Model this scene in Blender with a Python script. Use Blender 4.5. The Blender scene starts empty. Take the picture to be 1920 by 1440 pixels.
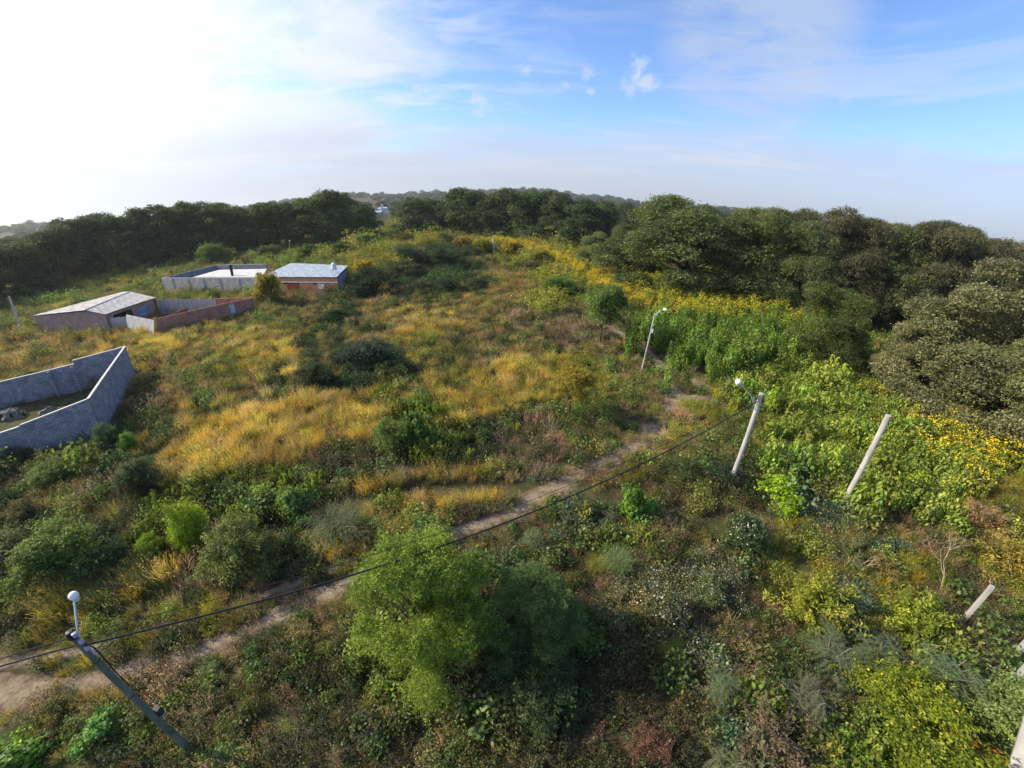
import bpy, math, random
import numpy as np
from mathutils import Matrix, Vector

sc = bpy.context.scene
COL = sc.collection

# ------------------------------------------------------------------ camera
H = 18.0
F, K, PITCH, ROLL = 758.44, -.18268, .44819, .02016      # wide drone lens
cd = bpy.data.cameras.new('camera')
cam = bpy.data.objects.new('camera', cd)
COL.objects.link(cam)
sc.camera = cam
cd.type = 'PANO'
cd.sensor_width = 36
cd.sensor_height = 27
cd.panorama_type = 'FISHEYE_LENS_POLYNOMIAL'
cd.fisheye_fov = math.radians(200)
_s = 1920 / 36
cd.fisheye_polynomial_k0 = 0
cd.fisheye_polynomial_k1 = -_s / F
cd.fisheye_polynomial_k2 = 0
cd.fisheye_polynomial_k3 = -K * _s ** 3 / (F * 1e6)
cd.fisheye_polynomial_k4 = 0
cR, sR, cP, sP = math.cos(ROLL), math.sin(ROLL), math.cos(PITCH), math.sin(PITCH)
right = Vector((cR, sR * sP, sR * cP))
up = Vector((-sR, cR * sP, cR * cP))
fw = Vector((0, cP, -sP))
M = Matrix((right, up, -fw)).transposed().to_4x4()
M.translation = (0, 0, H)
cam.matrix_world = M
cd.clip_start = .1
cd.clip_end = 20000

# ------------------------------------------------------------------ light
SUN_AZ, SUN_EL = math.radians(-84), math.radians(31)       # azimuth from +Y, negative = left
SUN = Vector((math.sin(SUN_AZ) * math.cos(SUN_EL), math.cos(SUN_AZ) * math.cos(SUN_EL), math.sin(SUN_EL)))
ld = bpy.data.lights.new('sun', 'SUN')
lo = bpy.data.objects.new('sun', ld)
COL.objects.link(lo)
ld.energy = 5.0
ld.angle = math.radians(.6)
ld.color = (1, .885, .7)
lo.rotation_euler = SUN.to_track_quat('Z', 'Y').to_euler()
lo.location = (0, 0, 60)

sc.view_settings.view_transform = 'Standard'
sc.view_settings.look = 'None'
sc.view_settings.exposure = .46
sc.view_settings.gamma = 1
sc.view_settings.use_curve_mapping = False
sc.cycles.max_bounces = 5
sc.cycles.diffuse_bounces = 2
sc.cycles.transmission_bounces = 4
sc.cycles.volume_bounces = 0


def ray(px, py):
    """direction through a pixel of the 1920x1440 photograph (numpy aware)"""
    x = np.asarray(px, float) - 960
    y = 720 - np.asarray(py, float)
    x, y = cR * x - sR * y, sR * x + cR * y
    r = np.maximum(np.hypot(x, y), 1e-9)
    th = r / F * (1 + K * (r / 1000) ** 2)
    a = np.sin(th) / r
    d0, d1, d2 = x * a, np.cos(th), y * a
    return np.stack([d0, d1 * cP + d2 * sP, -d1 * sP + d2 * cP], -1)


def project(P):
    P = np.asarray(P, float)
    d = P - np.array([0, 0, H])
    d = d / np.linalg.norm(d, axis=-1, keepdims=True)
    d0 = d[..., 0]
    d1 = d[..., 1] * cP - d[..., 2] * sP
    d2 = d[..., 1] * sP + d[..., 2] * cP
    th = np.arccos(np.clip(d1, -1, 1))
    thc = np.minimum(th, 1.18)
    r = thc * F
    for _ in range(12):
        f = r / F * (1 + K * r * r / 1e6) - thc
        g = (1 + 3 * K * r * r / 1e6) / F
        r = np.minimum(r - f / np.maximum(g, 2e-4), 1350)
    n = np.maximum(np.hypot(d0, d2), 1e-9)
    x, y = r * d0 / n, r * d2 / n
    x, y = cR * x + sR * y, -sR * x + cR * y
    return 960 + x, 720 - y, th


# ------------------------------------------------------------------ world
def build_world():
    w = bpy.data.worlds.new('World')
    sc.world = w
    w.use_nodes = True
    nt = w.node_tree
    N, L = nt.nodes, nt.links
    bg = N['Background']
    bg.inputs[1].default_value = .068
    sky = N.new('ShaderNodeTexSky')
    sky.sky_type = 'NISHITA'
    sky.sun_disc = False
    sky.sun_elevation = SUN_EL
    sky.sun_rotation = SUN_AZ
    sky.air_density = 1.0
    sky.dust_density = .6
    sky.ozone_density = 2.0

    def math_(op, a, b=None, clamp=False):
        n = N.new('ShaderNodeMath')
        n.operation = op
        n.use_clamp = clamp
        for i, v in enumerate((a, b)):
            if v is None:
                continue
            if isinstance(v, (int, float)):
                n.inputs[i].default_value = v
            else:
                L.new(v, n.inputs[i])
        return n.outputs[0]

    def rng(v, a, b, c=0., d=1., t='SMOOTHSTEP'):
        n = N.new('ShaderNodeMapRange')
        n.interpolation_type = t
        L.new(v, n.inputs[0])
        for i, q in enumerate((a, b, c, d)):
            n.inputs[i + 1].default_value = q
        return n.outputs[0]

    def dot(vec, d):
        n = N.new('ShaderNodeVectorMath')
        n.operation = 'DOT_PRODUCT'
        L.new(vec, n.inputs[0])
        n.inputs[1].default_value = d
        return n.outputs['Value']

    def mix(fac, a, b):
        n = N.new('ShaderNodeMix')
        n.data_type = 'RGBA'
        L.new(fac, n.inputs['Factor'])
        for s, v in (('A', a), ('B', b)):
            i = [q for q in n.inputs if q.name == s and q.type == 'RGBA'][0]
            if isinstance(v, tuple):
                i.default_value = (*v, 1)
            else:
                L.new(v, i)
        return [q for q in n.outputs if q.type == 'RGBA'][0]

    tc = N.new('ShaderNodeTexCoord')
    vec = tc.outputs['Generated']
    sep = N.new('ShaderNodeSeparateXYZ')
    L.new(vec, sep.inputs[0])
    z = sep.outputs[2]
    zc = math_('ADD', math_('MAXIMUM', z, 0.), .13)
    cx = math_('DIVIDE', sep.outputs[0], zc)
    cy = math_('DIVIDE', sep.outputs[1], zc)
    comb = N.new('ShaderNodeCombineXYZ')
    L.new(cx, comb.inputs[0])
    L.new(math_('MULTIPLY', cy, 1.7), comb.inputs[1])

    def noise(v, scale, detail, rough, dist=0.):
        n = N.new('ShaderNodeTexNoise')
        n.inputs['Scale'].default_value = scale
        n.inputs['Detail'].default_value = detail
        n.inputs['Roughness'].default_value = rough
        n.inputs['Distortion'].default_value = dist
        L.new(v, n.inputs['Vector'])
        return n.outputs[0]

    col = mix(math_('MULTIPLY', rng(z, -.05, .5, 1, .55), .0), sky.outputs[0], (1., 1., 1.))
    tint = N.new('ShaderNodeMix')
    tint.data_type = 'RGBA'
    tint.blend_type = 'MULTIPLY'
    tint.inputs['Factor'].default_value = 1
    L.new(col, [q for q in tint.inputs if q.name == 'A' and q.type == 'RGBA'][0])
    [q for q in tint.inputs if q.name == 'B' and q.type == 'RGBA'][0].default_value = (1.75, 2.12, 2.75, 1)
    col = [q for q in tint.outputs if q.type == 'RGBA'][0]
    # cloud sheets: high thin cirrus, thicker towards the sun side
    n1 = noise(comb.outputs[0], .55, 7, .62, .6)
    side = dot(vec, (-.93, .15, .1))
    cover = math_('ADD', n1, math_('MULTIPLY', rng(side, .05, .85), .33))
    cir = rng(cover, .55, .8)
    col = mix(math_('MULTIPLY', cir, .9), col, (8.6, 9.1, 10.2))
    n1b = noise(comb.outputs[0], 2.1, 7, .6, .35)
    mot = math_('MULTIPLY', rng(n1b, .47, .68), rng(side, -.15, .6))
    col = mix(math_('MULTIPLY', mot, .6), col, (9.4, 9.7, 10.4))
    # horizon band of pale cloud
    n2 = noise(comb.outputs[0], .28, 5, .6, .3)
    band = rng(math_('ADD', z, math_('MULTIPLY', math_('SUBTRACT', n2, .5), .3)), .1, .21, 1, 0)
    col = mix(math_('MULTIPLY', band, .72), col, (6.3, 6.8, 8.3))
    st = N.new('ShaderNodeCombineXYZ')
    L.new(math_('MULTIPLY', sep.outputs[0], 2.2), st.inputs[0])
    L.new(math_('MULTIPLY', sep.outputs[1], 2.2), st.inputs[1])
    L.new(math_('MULTIPLY', z, 22.), st.inputs[2])
    stk = math_('MULTIPLY', rng(noise(st.outputs[0], 1.1, 6, .6, .3), .48, .66), rng(z, .5, .12, 0, 1))
    col = mix(math_('MULTIPLY', stk, .5), col, (8.6, 8.8, 9.8))
    low = rng(z, .0, .12, 1, 0)
    col = mix(math_('MULTIPLY', low, .6), col, (6.0, 6.6, 7.9))
    # broad wisp upper right
    wd = ray(1420, 80)
    w1 = rng(dot(vec, tuple(wd)), .978, .995, 0, .65)
    col = mix(math_('MULTIPLY', w1, rng(noise(comb.outputs[0], 1.3, 6, .65, .5), .28, .6)), col, (6.2, 7.2, 9.2))
    # little puffs
    n3 = noise(vec, 42, 5, .6, .8)
    for (px, py, a, k) in ((1200, 120, 1.15, .9), (1193, 155, 1.5, 1), (1215, 150, 1.2, .8), (985, 132, .8, .9), (1100, 135, 1.0, .8),
                           (1107, 173, .6, .9), (900, 200, 1.5, .85), (902, 184, .8, .6), (1060, 160, .5, .6), (790, 163, 1.0, .9),
                           (1580, 188, .9, .5), (1140, 248, .9, .35), (1438, 184, .5, .3), (1480, 236, 1.1, .3), (1700, 294, 1.3, .35)):
        dd = tuple(ray(px, py))
        ca = math.cos(math.radians(a * 1.25))
        m = rng(math_('ADD', dot(vec, dd), math_('MULTIPLY', math_('SUBTRACT', n3, .5), (1 - ca) * 4.2)), ca, 1 + (1 - ca) * .5)
        col = mix(math_('MULTIPLY', m, k * .62), col, (8.0, 8.6, 9.6))
    # glare round the sun (outside the frame, upper left)
    sd = dot(vec, tuple(SUN))
    g = math_('ADD', math_('MULTIPLY', math_('POWER', math_('MAXIMUM', sd, 0.), 3.4), 8.6),
              math_('MULTIPLY', math_('POWER', math_('MAXIMUM', sd, 0.), 40), 60))
    add = N.new('ShaderNodeVectorMath')
    add.operation = 'SCALE'
    add.inputs[0].default_value = (1, .985, .96)
    L.new(g, add.inputs['Scale'])
    ad2 = N.new('ShaderNodeVectorMath')
    ad2.operation = 'ADD'
    L.new(col, ad2.inputs[0])
    L.new(add.outputs[0], ad2.inputs[1])
    mn = N.new('ShaderNodeVectorMath')
    mn.operation = 'MINIMUM'
    L.new(ad2.outputs[0], mn.inputs[0])
    mn.inputs[1].default_value = (11.2, 11.2, 11.2)
    L.new(mn.outputs[0], bg.inputs[0])


build_world()

# ------------------------------------------------------------------ terrain height


def hgt(x, y):
    x = np.asarray(x, float)
    y = np.asarray(y, float)
    d = np.hypot(x, y)
    h = .25 * np.sin(x * .11 + 1) * np.cos(y * .09) + .12 * np.sin(x * .31 + y * .23) + .06 * np.sin(x * .9) * np.sin(y * .8 + 2)
    h = h * np.clip((d - 4) / 20, .3, 1)
    h = h + 3.4 * np.exp(-(((x + 26) / 26) ** 2 + ((y - 128) / 22) ** 2))       # the mound in the middle
    t = np.clip((d - 700) / 1900, 0, 1)
    ang = np.arctan2(x, np.maximum(y, 1e-3))
    far = 34 + 16 * np.sin(ang * 5 + 2) + 9 * np.sin(ang * 13 + 1) + 4 * np.sin(ang * 31)
    return h + far * t * t * (3 - 2 * t)


def G(px, py, dz=0.):
    """ground point (plus dz) seen through a pixel"""
    d = ray(px, py)
    z = dz
    for _ in range(25):
        t = (z - H) / min(d[2], -1e-3)
        t = min(t, 1500)
        p = d * t
        z = .5 * z + .5 * (float(hgt(p[0], p[1])) + dz)
    return Vector((p[0], p[1], z))


def at_z(px, py, z):
    d = ray(px, py)
    t = (z - H) / d[2]
    return Vector((d[0] * t, d[1] * t, z))


def height_over(base, px, py):
    """height above `base` of the vertical through it at the level of a pixel"""
    d = ray(px, py)
    hd = math.hypot(base[0], base[1])
    return H + hd * d[2] / math.hypot(d[0], d[1]) - base[2]


# ------------------------------------------------------------------ materials
MATS = {}


def newmat(name):
    m = bpy.data.materials.new(name)
    m.use_nodes = True
    m.node_tree.nodes.clear()
    MATS[name] = m
    return m, m.node_tree.nodes, m.node_tree.links


def foliage(name, source, fixed=None, transl=.38, gloss=.012, hue=.05):
    m, N, L = newmat(name)
    out = N.new('ShaderNodeOutputMaterial')
    if source == 'object':
        s = N.new('ShaderNodeObjectInfo').outputs['Color']
    elif source == 'instance':
        a = N.new('ShaderNodeAttribute')
        a.attribute_type = 'INSTANCER'
        a.attribute_name = 'tint'
        s = a.outputs['Color']
    else:
        r = N.new('ShaderNodeRGB')
        r.outputs[0].default_value = (*fixed, 1)
        s = r.outputs[0]
    a = N.new('ShaderNodeAttribute')
    a.attribute_name = 'lv'
    hsv = N.new('ShaderNodeHueSaturation')
    L.new(s, hsv.inputs['Color'])
    mr = N.new('ShaderNodeMapRange')
    L.new(a.outputs['Fac'], mr.inputs[0])
    mr.inputs[3].default_value = .5 + hue * .5
    mr.inputs[4].default_value = .5 - hue * .5
    L.new(mr.outputs[0], hsv.inputs['Hue'])
    mr = N.new('ShaderNodeMapRange')
    L.new(a.outputs['Fac'], mr.inputs[0])
    mr.inputs[3].default_value = .3
    mr.inputs[4].default_value = 1.85  # wide leaf tone range puts sunlit flecks and dark gaps into the colour
    L.new(mr.outputs[0], hsv.inputs['Value'])
    d = N.new('ShaderNodeBsdfDiffuse')
    t = N.new('ShaderNodeBsdfTranslucent')
    L.new(hsv.outputs[0], d.inputs[0])
    h2 = N.new('ShaderNodeHueSaturation')
    L.new(hsv.outputs[0], h2.inputs['Color'])
    h2.inputs['Hue'].default_value = .495
    h2.inputs['Saturation'].default_value = 1.05
    h2.inputs['Value'].default_value = 1.35
    L.new(h2.outputs[0], t.inputs[0])
    mx = N.new('ShaderNodeMixShader')
    mx.inputs[0].default_value = transl
    L.new(d.outputs[0], mx.inputs[1])
    L.new(t.outputs[0], mx.inputs[2])
    last = mx.outputs[0]
    if gloss:
        g = N.new('ShaderNodeBsdfGlossy')
        g.inputs['Roughness'].default_value = .45
        g.inputs['Color'].default_value = (.9, .95, 1, 1)
        m2 = N.new('ShaderNodeMixShader')
        m2.inputs[0].default_value = gloss
        L.new(last, m2.inputs[1])
        L.new(g.outputs[0], m2.inputs[2])
        last = m2.outputs[0]
    L.new(last, out.inputs[0])
    return m


foliage('leaf', 'object')
foliage('leaf_i', 'instance')
foliage('petal_yellow', 'fixed', (.74, .55, .04), .3, 0, .03)
foliage('petal_white', 'fixed', (.62, .6, .5), .3, 0, .02)
foliage('petal_orange', 'fixed', (.8, .27, .01), .3, 0, .04)


def surface(name, c1, c2, scale=3., rough=.85, bump=.0, detail=6, coord='Object', c3=None, stretch=(1, 1, 1), metallic=0.):
    m, N, L = newmat(name)
    out = N.new('ShaderNodeOutputMaterial')
    p = N.new('ShaderNodeBsdfPrincipled')
    L.new(p.outputs[0], out.inputs[0])
    tc = N.new('ShaderNodeTexCoord')
    mp = N.new('ShaderNodeMapping')
    mp.inputs['Scale'].default_value = stretch
    L.new(tc.outputs[coord], mp.inputs[0])
    n = N.new('ShaderNodeTexNoise')
    n.inputs['Scale'].default_value = scale
    n.inputs['Detail'].default_value = detail
    n.inputs['Roughness'].default_value = .65
    L.new(mp.outputs[0], n.inputs['Vector'])
    r = N.new('ShaderNodeValToRGB')
    r.color_ramp.elements[0].position = .34
    r.color_ramp.elements[0].color = (*c1, 1)
    r.color_ramp.elements[1].position = .66
    r.color_ramp.elements[1].color = (*c2, 1)
    if c3:
        e = r.color_ramp.elements.new(.5)
        e.color = (*c3, 1)
    L.new(n.outputs[0], r.inputs[0])
    L.new(r.outputs[0], p.inputs['Base Color'])
    p.inputs['Roughness'].default_value = rough
    p.inputs['Metallic'].default_value = metallic
    p.inputs['Specular IOR Level'].default_value = .25
    if bump:
        b = N.new('ShaderNodeBump')
        b.inputs['Strength'].default_value = bump
        b.inputs['Distance'].default_value = .03
        L.new(n.outputs[0], b.inputs['Height'])
        L.new(b.outputs[0], p.inputs['Normal'])
    return m


surface('concrete_pole', (.3, .29, .28), (.53, .52, .51), 2.6, .85, .3, 8, stretch=(1, 1, .22))
surface('concrete_mossy', (.06, .085, .065), (.2, .22, .18), 2.2, .75, .2, stretch=(1, 1, .35))
surface('concrete_floor', (.5, .5, .48), (.7, .69, .66), .6, .9)
surface('steel', (.35, .36, .38), (.5, .5, .52), 8, .4, metallic=.6)
surface('pipe_white', (.55, .62, .62), (.7, .76, .76), 8, .45)
surface('lamp_white', (.86, .87, .88), (.93, .93, .93), 4, .35)
surface('cable_black', (.012, .012, .014), (.03, .03, .032), 8, .5)
surface('box_dark', (.02, .025, .03), (.05, .055, .06), 8, .5)
surface('ceramic', (.35, .3, .42), (.5, .46, .6), 8, .3)
surface('bark_dark', (.035, .028, .02), (.09, .075, .055), 4, .95, .4)
surface('bark_pale', (.3, .24, .16), (.45, .37, .27), 5, .9, .2)
surface('bark_grey', (.12, .1, .08), (.22, .19, .15), 5, .95, .3)
surface('mortar_top', (.55, .54, .52), (.72, .7, .67), 4, .9, .2)
surface('tank_white', (.7, .7, .72), (.82, .82, .82), 3, .4)
surface('window_blue', (.1, .25, .4), (.2, .45, .6), 2, .2)
surface('panel_blue', (.28, .36, .55), (.45, .52, .66), 1.2, .6)
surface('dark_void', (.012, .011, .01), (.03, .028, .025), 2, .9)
surface('red_oxide', (.2, .035, .025), (.32, .07, .05), 3, .6)
surface('rock', (.1, .09, .085), (.24, .22, .21), 3, .9, .5)
surface('tyre', (.012, .012, .012), (.03, .03, .03), 8, .7)


def bricks(name, c1, c2, mortar, bw, bh, rough=.9, ms=.014):
    m, N, L = newmat(name)
    out = N.new('ShaderNodeOutputMaterial')
    p = N.new('ShaderNodeBsdfPrincipled')
    L.new(p.outputs[0], out.inputs[0])
    p.inputs['Roughness'].default_value = rough
    p.inputs['Specular IOR Level'].default_value = .2
    uv = N.new('ShaderNodeUVMap')
    uv.uv_map = 'UVMap'
    b = N.new('ShaderNodeTexBrick')
    L.new(uv.outputs[0], b.inputs['Vector'])
    b.inputs['Color1'].default_value = (*c1, 1)
    b.inputs['Color2'].default_value = (*c2, 1)
    b.inputs['Mortar'].default_value = (*mortar, 1)
    b.inputs['Scale'].default_value = 1
    b.inputs['Brick Width'].default_value = bw
    b.inputs['Row Height'].default_value = bh
    b.inputs['Mortar Size'].default_value = ms
    b.inputs['Mortar Smooth'].default_value = .3
    n = N.new('ShaderNodeTexNoise')
    n.inputs['Scale'].default_value = .9
    n.inputs['Detail'].default_value = 8
    n.inputs['Roughness'].default_value = .7
    L.new(uv.outputs[0], n.inputs['Vector'])
    mr = N.new('ShaderNodeMapRange')
    mr.inputs[1].default_value = .3
    mr.inputs[2].default_value = .7
    mr.inputs[3].default_value = .62
    mr.inputs[4].default_value = 1.3
    L.new(n.outputs[0], mr.inputs[0])
    mx = N.new('ShaderNodeMix')
    mx.data_type = 'RGBA'
    mx.blend_type = 'MULTIPLY'
    mx.inputs['Factor'].default_value = 1
    L.new(b.outputs[0], [q for q in mx.inputs if q.name == 'A' and q.type == 'RGBA'][0])
    L.new(mr.outputs[0], [q for q in mx.inputs if q.name == 'B' and q.type == 'RGBA'][0])
    L.new([q for q in mx.outputs if q.type == 'RGBA'][0], p.inputs['Base Color'])
    bp = N.new('ShaderNodeBump')
    bp.inputs['Strength'].default_value = .5
    bp.inputs['Distance'].default_value = .02
    L.new(b.outputs['Fac'], bp.inputs['Height'])
    bp.invert = True
    L.new(bp.outputs[0], p.inputs['Normal'])
    return m


bricks('block_grey', (.25, .26, .30), (.36, .37, .42), (.13, .14, .16), .42, .21, ms=.028)
bricks('block_pale', (.36, .35, .35), (.44, .43, .42), (.3, .29, .29), .42, .21)
bricks('brick_red', (.32, .12, .08), (.44, .18, .12), (.3, .25, .22), .26, .09)
bricks('brick_pink', (.36, .21, .19), (.46, .29, .26), (.34, .29, .28), .26, .09)
bricks('brick_orange', (.42, .13, .07), (.5, .19, .1), (.36, .25, .2), .26, .09)


def sheet_metal(name, c1, c2, rough=.45, ribs=18.):
    m, N, L = newmat(name)
    out = N.new('ShaderNodeOutputMaterial')
    p = N.new('ShaderNodeBsdfPrincipled')
    L.new(p.outputs[0], out.inputs[0])
    p.inputs['Roughness'].default_value = rough
    p.inputs['Metallic'].default_value = .25
    uv = N.new('ShaderNodeUVMap')
    uv.uv_map = 'UVMap'
    w = N.new('ShaderNodeTexWave')
    w.inputs['Scale'].default_value = ribs / 6.
    L.new(uv.outputs[0], w.inputs['Vector'])
    n = N.new('ShaderNodeTexNoise')
    n.inputs['Scale'].default_value = .8
    n.inputs['Detail'].default_value = 7
    L.new(uv.outputs[0], n.inputs['Vector'])
    r = N.new('ShaderNodeValToRGB')
    r.color_ramp.elements[0].position = .35
    r.color_ramp.elements[0].color = (*c1, 1)
    r.color_ramp.elements[1].position = .62
    r.color_ramp.elements[1].color = (*c2, 1)
    L.new(n.outputs[0], r.inputs[0])
    L.new(r.outputs[0], p.inputs['Base Color'])
    b = N.new('ShaderNodeBump')
    b.inputs['Strength'].default_value = .6
    b.inputs['Distance'].default_value = .04
    L.new(w.outputs[0], b.inputs['Height'])
    L.new(b.outputs[0], p.inputs['Normal'])
    return m


sheet_metal('roof_sheet', (.36, .31, .29), (.66, .64, .62))
sheet_metal('roof_bluish', (.34, .4, .48), (.56, .62, .7))
sheet_metal('fence_sheet', (.52, .52, .54), (.68, .67, .67))
sheet_metal('fence_rusty', (.34, .31, .33), (.52, .5, .52))


def ground_material():
    m, N, L = newmat('soil')
    out = N.new('ShaderNodeOutputMaterial')
    p = N.new('ShaderNodeBsdfPrincipled')
    L.new(p.outputs[0], out.inputs[0])
    p.inputs['Roughness'].default_value = .95
    p.inputs['Specular IOR Level'].default_value = .1
    tc = N.new('ShaderNodeTexCoord')

    def noise(s, d=6):
        n = N.new('ShaderNodeTexNoise')
        n.inputs['Scale'].default_value = s
        n.inputs['Detail'].default_value = d
        n.inputs['Roughness'].default_value = .7
        L.new(tc.outputs['Object'], n.inputs['Vector'])
        return n.outputs[0]
    r = N.new('ShaderNodeValToRGB')
    r.color_ramp.elements[0].position = .36
    r.color_ramp.elements[0].color = (.036, .03, .017, 1)
    r.color_ramp.elements[1].position = .66
    r.color_ramp.elements[1].color = (.13, .095, .055, 1)
    e = r.color_ramp.elements.new(.52)
    e.color = (.065, .055, .026, 1)
    L.new(noise(1.6, 9), r.inputs[0])
    r2 = N.new('ShaderNodeValToRGB')
    r2.color_ramp.elements[0].position = .45
    r2.color_ramp.elements[0].color = (0, 0, 0, 1)
    r2.color_ramp.elements[1].position = .62
    r2.color_ramp.elements[1].color = (1, 1, 1, 1)
    L.new(noise(.06, 4), r2.inputs[0])
    mx = N.new('ShaderNodeMix')
    mx.data_type = 'RGBA'
    L.new(r2.outputs[0], mx.inputs['Factor'])
    L.new(r.outputs[0], [q for q in mx.inputs if q.name == 'A' and q.type == 'RGBA'][0])
    [q for q in mx.inputs if q.name == 'B' and q.type == 'RGBA'][0].default_value = (.075, .085, .03, 1)
    L.new([q for q in mx.outputs if q.type == 'RGBA'][0], p.inputs['Base Color'])
    b = N.new('ShaderNodeBump')
    b.inputs['Strength'].default_value = .7
    b.inputs['Distance'].default_value = .08
    L.new(noise(5, 8), b.inputs['Height'])
    L.new(b.outputs[0], p.inputs['Normal'])


ground_material()


def dirt_material():
    m, N, L = newmat('dirt')
    out = N.new('ShaderNodeOutputMaterial')
    p = N.new('ShaderNodeBsdfPrincipled')
    L.new(p.outputs[0], out.inputs[0])
    p.inputs['Roughness'].default_value = .95
    p.inputs['Specular IOR Level'].default_value = .1
    tc = N.new('ShaderNodeTexCoord')

    def noise(s, d=8):
        n = N.new('ShaderNodeTexNoise')
        n.inputs['Scale'].default_value = s
        n.inputs['Detail'].default_value = d
        n.inputs['Roughness'].default_value = .72
        L.new(tc.outputs['Object'], n.inputs['Vector'])
        return n.outputs[0]

    def ramp(src, a, ca, b, cb):
        r = N.new('ShaderNodeValToRGB')
        r.color_ramp.elements[0].position = a
        r.color_ramp.elements[0].color = (*ca, 1)
        r.color_ramp.elements[1].position = b
        r.color_ramp.elements[1].color = (*cb, 1)
        L.new(src, r.inputs[0])
        return r.outputs[0]
    fine = noise(2.6, 10)
    c1 = ramp(fine, .33, (.14, .105, .07), .68, (.37, .285, .2))
    c2 = ramp(noise(1.6, 9), .36, (.055, .045, .026), .66, (.15, .11, .065))
    a = N.new('ShaderNodeAttribute')
    a.attribute_name = 'edge'
    ad = N.new('ShaderNodeMath')
    ad.operation = 'MULTIPLY_ADD'
    L.new(noise(1.9, 6), ad.inputs[0])
    ad.inputs[1].default_value = 2.2
    L.new(a.outputs['Fac'], ad.inputs[2])
    f = ramp(ad.outputs[0], .0, (0, 0, 0), 1., (1, 1, 1))
    mr = N.new('ShaderNodeMapRange')
    mr.interpolation_type = 'SMOOTHSTEP'
    L.new(ad.outputs[0], mr.inputs[0])
    mr.inputs[1].default_value = 1.35
    mr.inputs[2].default_value = 1.95
    mx = N.new('ShaderNodeMix')
    mx.data_type = 'RGBA'
    L.new(mr.outputs[0], mx.inputs['Factor'])
    L.new(c1, [q for q in mx.inputs if q.name == 'A' and q.type == 'RGBA'][0])
    L.new(c2, [q for q in mx.inputs if q.name == 'B' and q.type == 'RGBA'][0])
    L.new([q for q in mx.outputs if q.type == 'RGBA'][0], p.inputs['Base Color'])
    b = N.new('ShaderNodeBump')
    b.inputs['Strength'].default_value = .8
    b.inputs['Distance'].default_value = .06
    L.new(fine, b.inputs['Height'])
    L.new(b.outputs[0], p.inputs['Normal'])


dirt_material()

# ------------------------------------------------------------------ mesh helpers


def mesh_np(name, verts, quads=None, tris=None, mats=(), mat_idx=None, lv=None, smooth=False, uvs=None):
    me = bpy.data.meshes.new(name)
    verts = np.asarray(verts, np.float32).reshape(-1, 3)
    loops, starts, n = [], [], 0
    nq = 0 if quads is None else len(quads)
    ntr = 0 if tris is None else len(tris)
    if nq:
        loops.append(np.asarray(quads, np.int32).ravel())
        starts.append(np.arange(nq, dtype=np.int32) * 4)
        n = nq * 4
    if ntr:
        loops.append(np.asarray(tris, np.int32).ravel())
        starts.append(n + np.arange(ntr, dtype=np.int32) * 3)
    loops = np.concatenate(loops)
    starts = np.concatenate(starts)
    me.vertices.add(len(verts))
    me.vertices.foreach_set('co', verts.ravel())
    me.loops.add(len(loops))
    me.loops.foreach_set('vertex_index', loops)
    me.polygons.add(len(starts))
    me.polygons.foreach_set('loop_start', starts)
    for m in mats:
        me.materials.append(MATS[m])
    if mat_idx is not None:
        me.polygons.foreach_set('material_index', np.asarray(mat_idx, np.int32))
    if smooth:
        me.polygons.foreach_set('use_smooth', np.ones(len(starts), bool))
    if lv is not None:
        a = me.attributes.new('lv', 'FLOAT', 'FACE')
        a.data.foreach_set('value', np.asarray(lv, np.float32))
    if uvs is not None:
        u = me.uv_layers.new(name='UVMap')
        u.data.foreach_set('uv', np.asarray(uvs, np.float32).ravel())
    me.update(calc_edges=True)
    return me


def link(name, me, parent=None, loc=None, color=None):
    o = bpy.data.objects.new(name, me)
    COL.objects.link(o)
    if parent is not None:
        o.parent = parent
    if loc is not None:
        o.location = loc
    if color is not None:
        o.color = (*color, 1)
    return o


def tag(o, label=None, cat=None, group=None, kind=None):
    if label:
        o['label'] = label
    if cat:
        o['category'] = cat
    if group:
        o['group'] = group
    if kind:
        o['kind'] = kind
    return o


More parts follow.
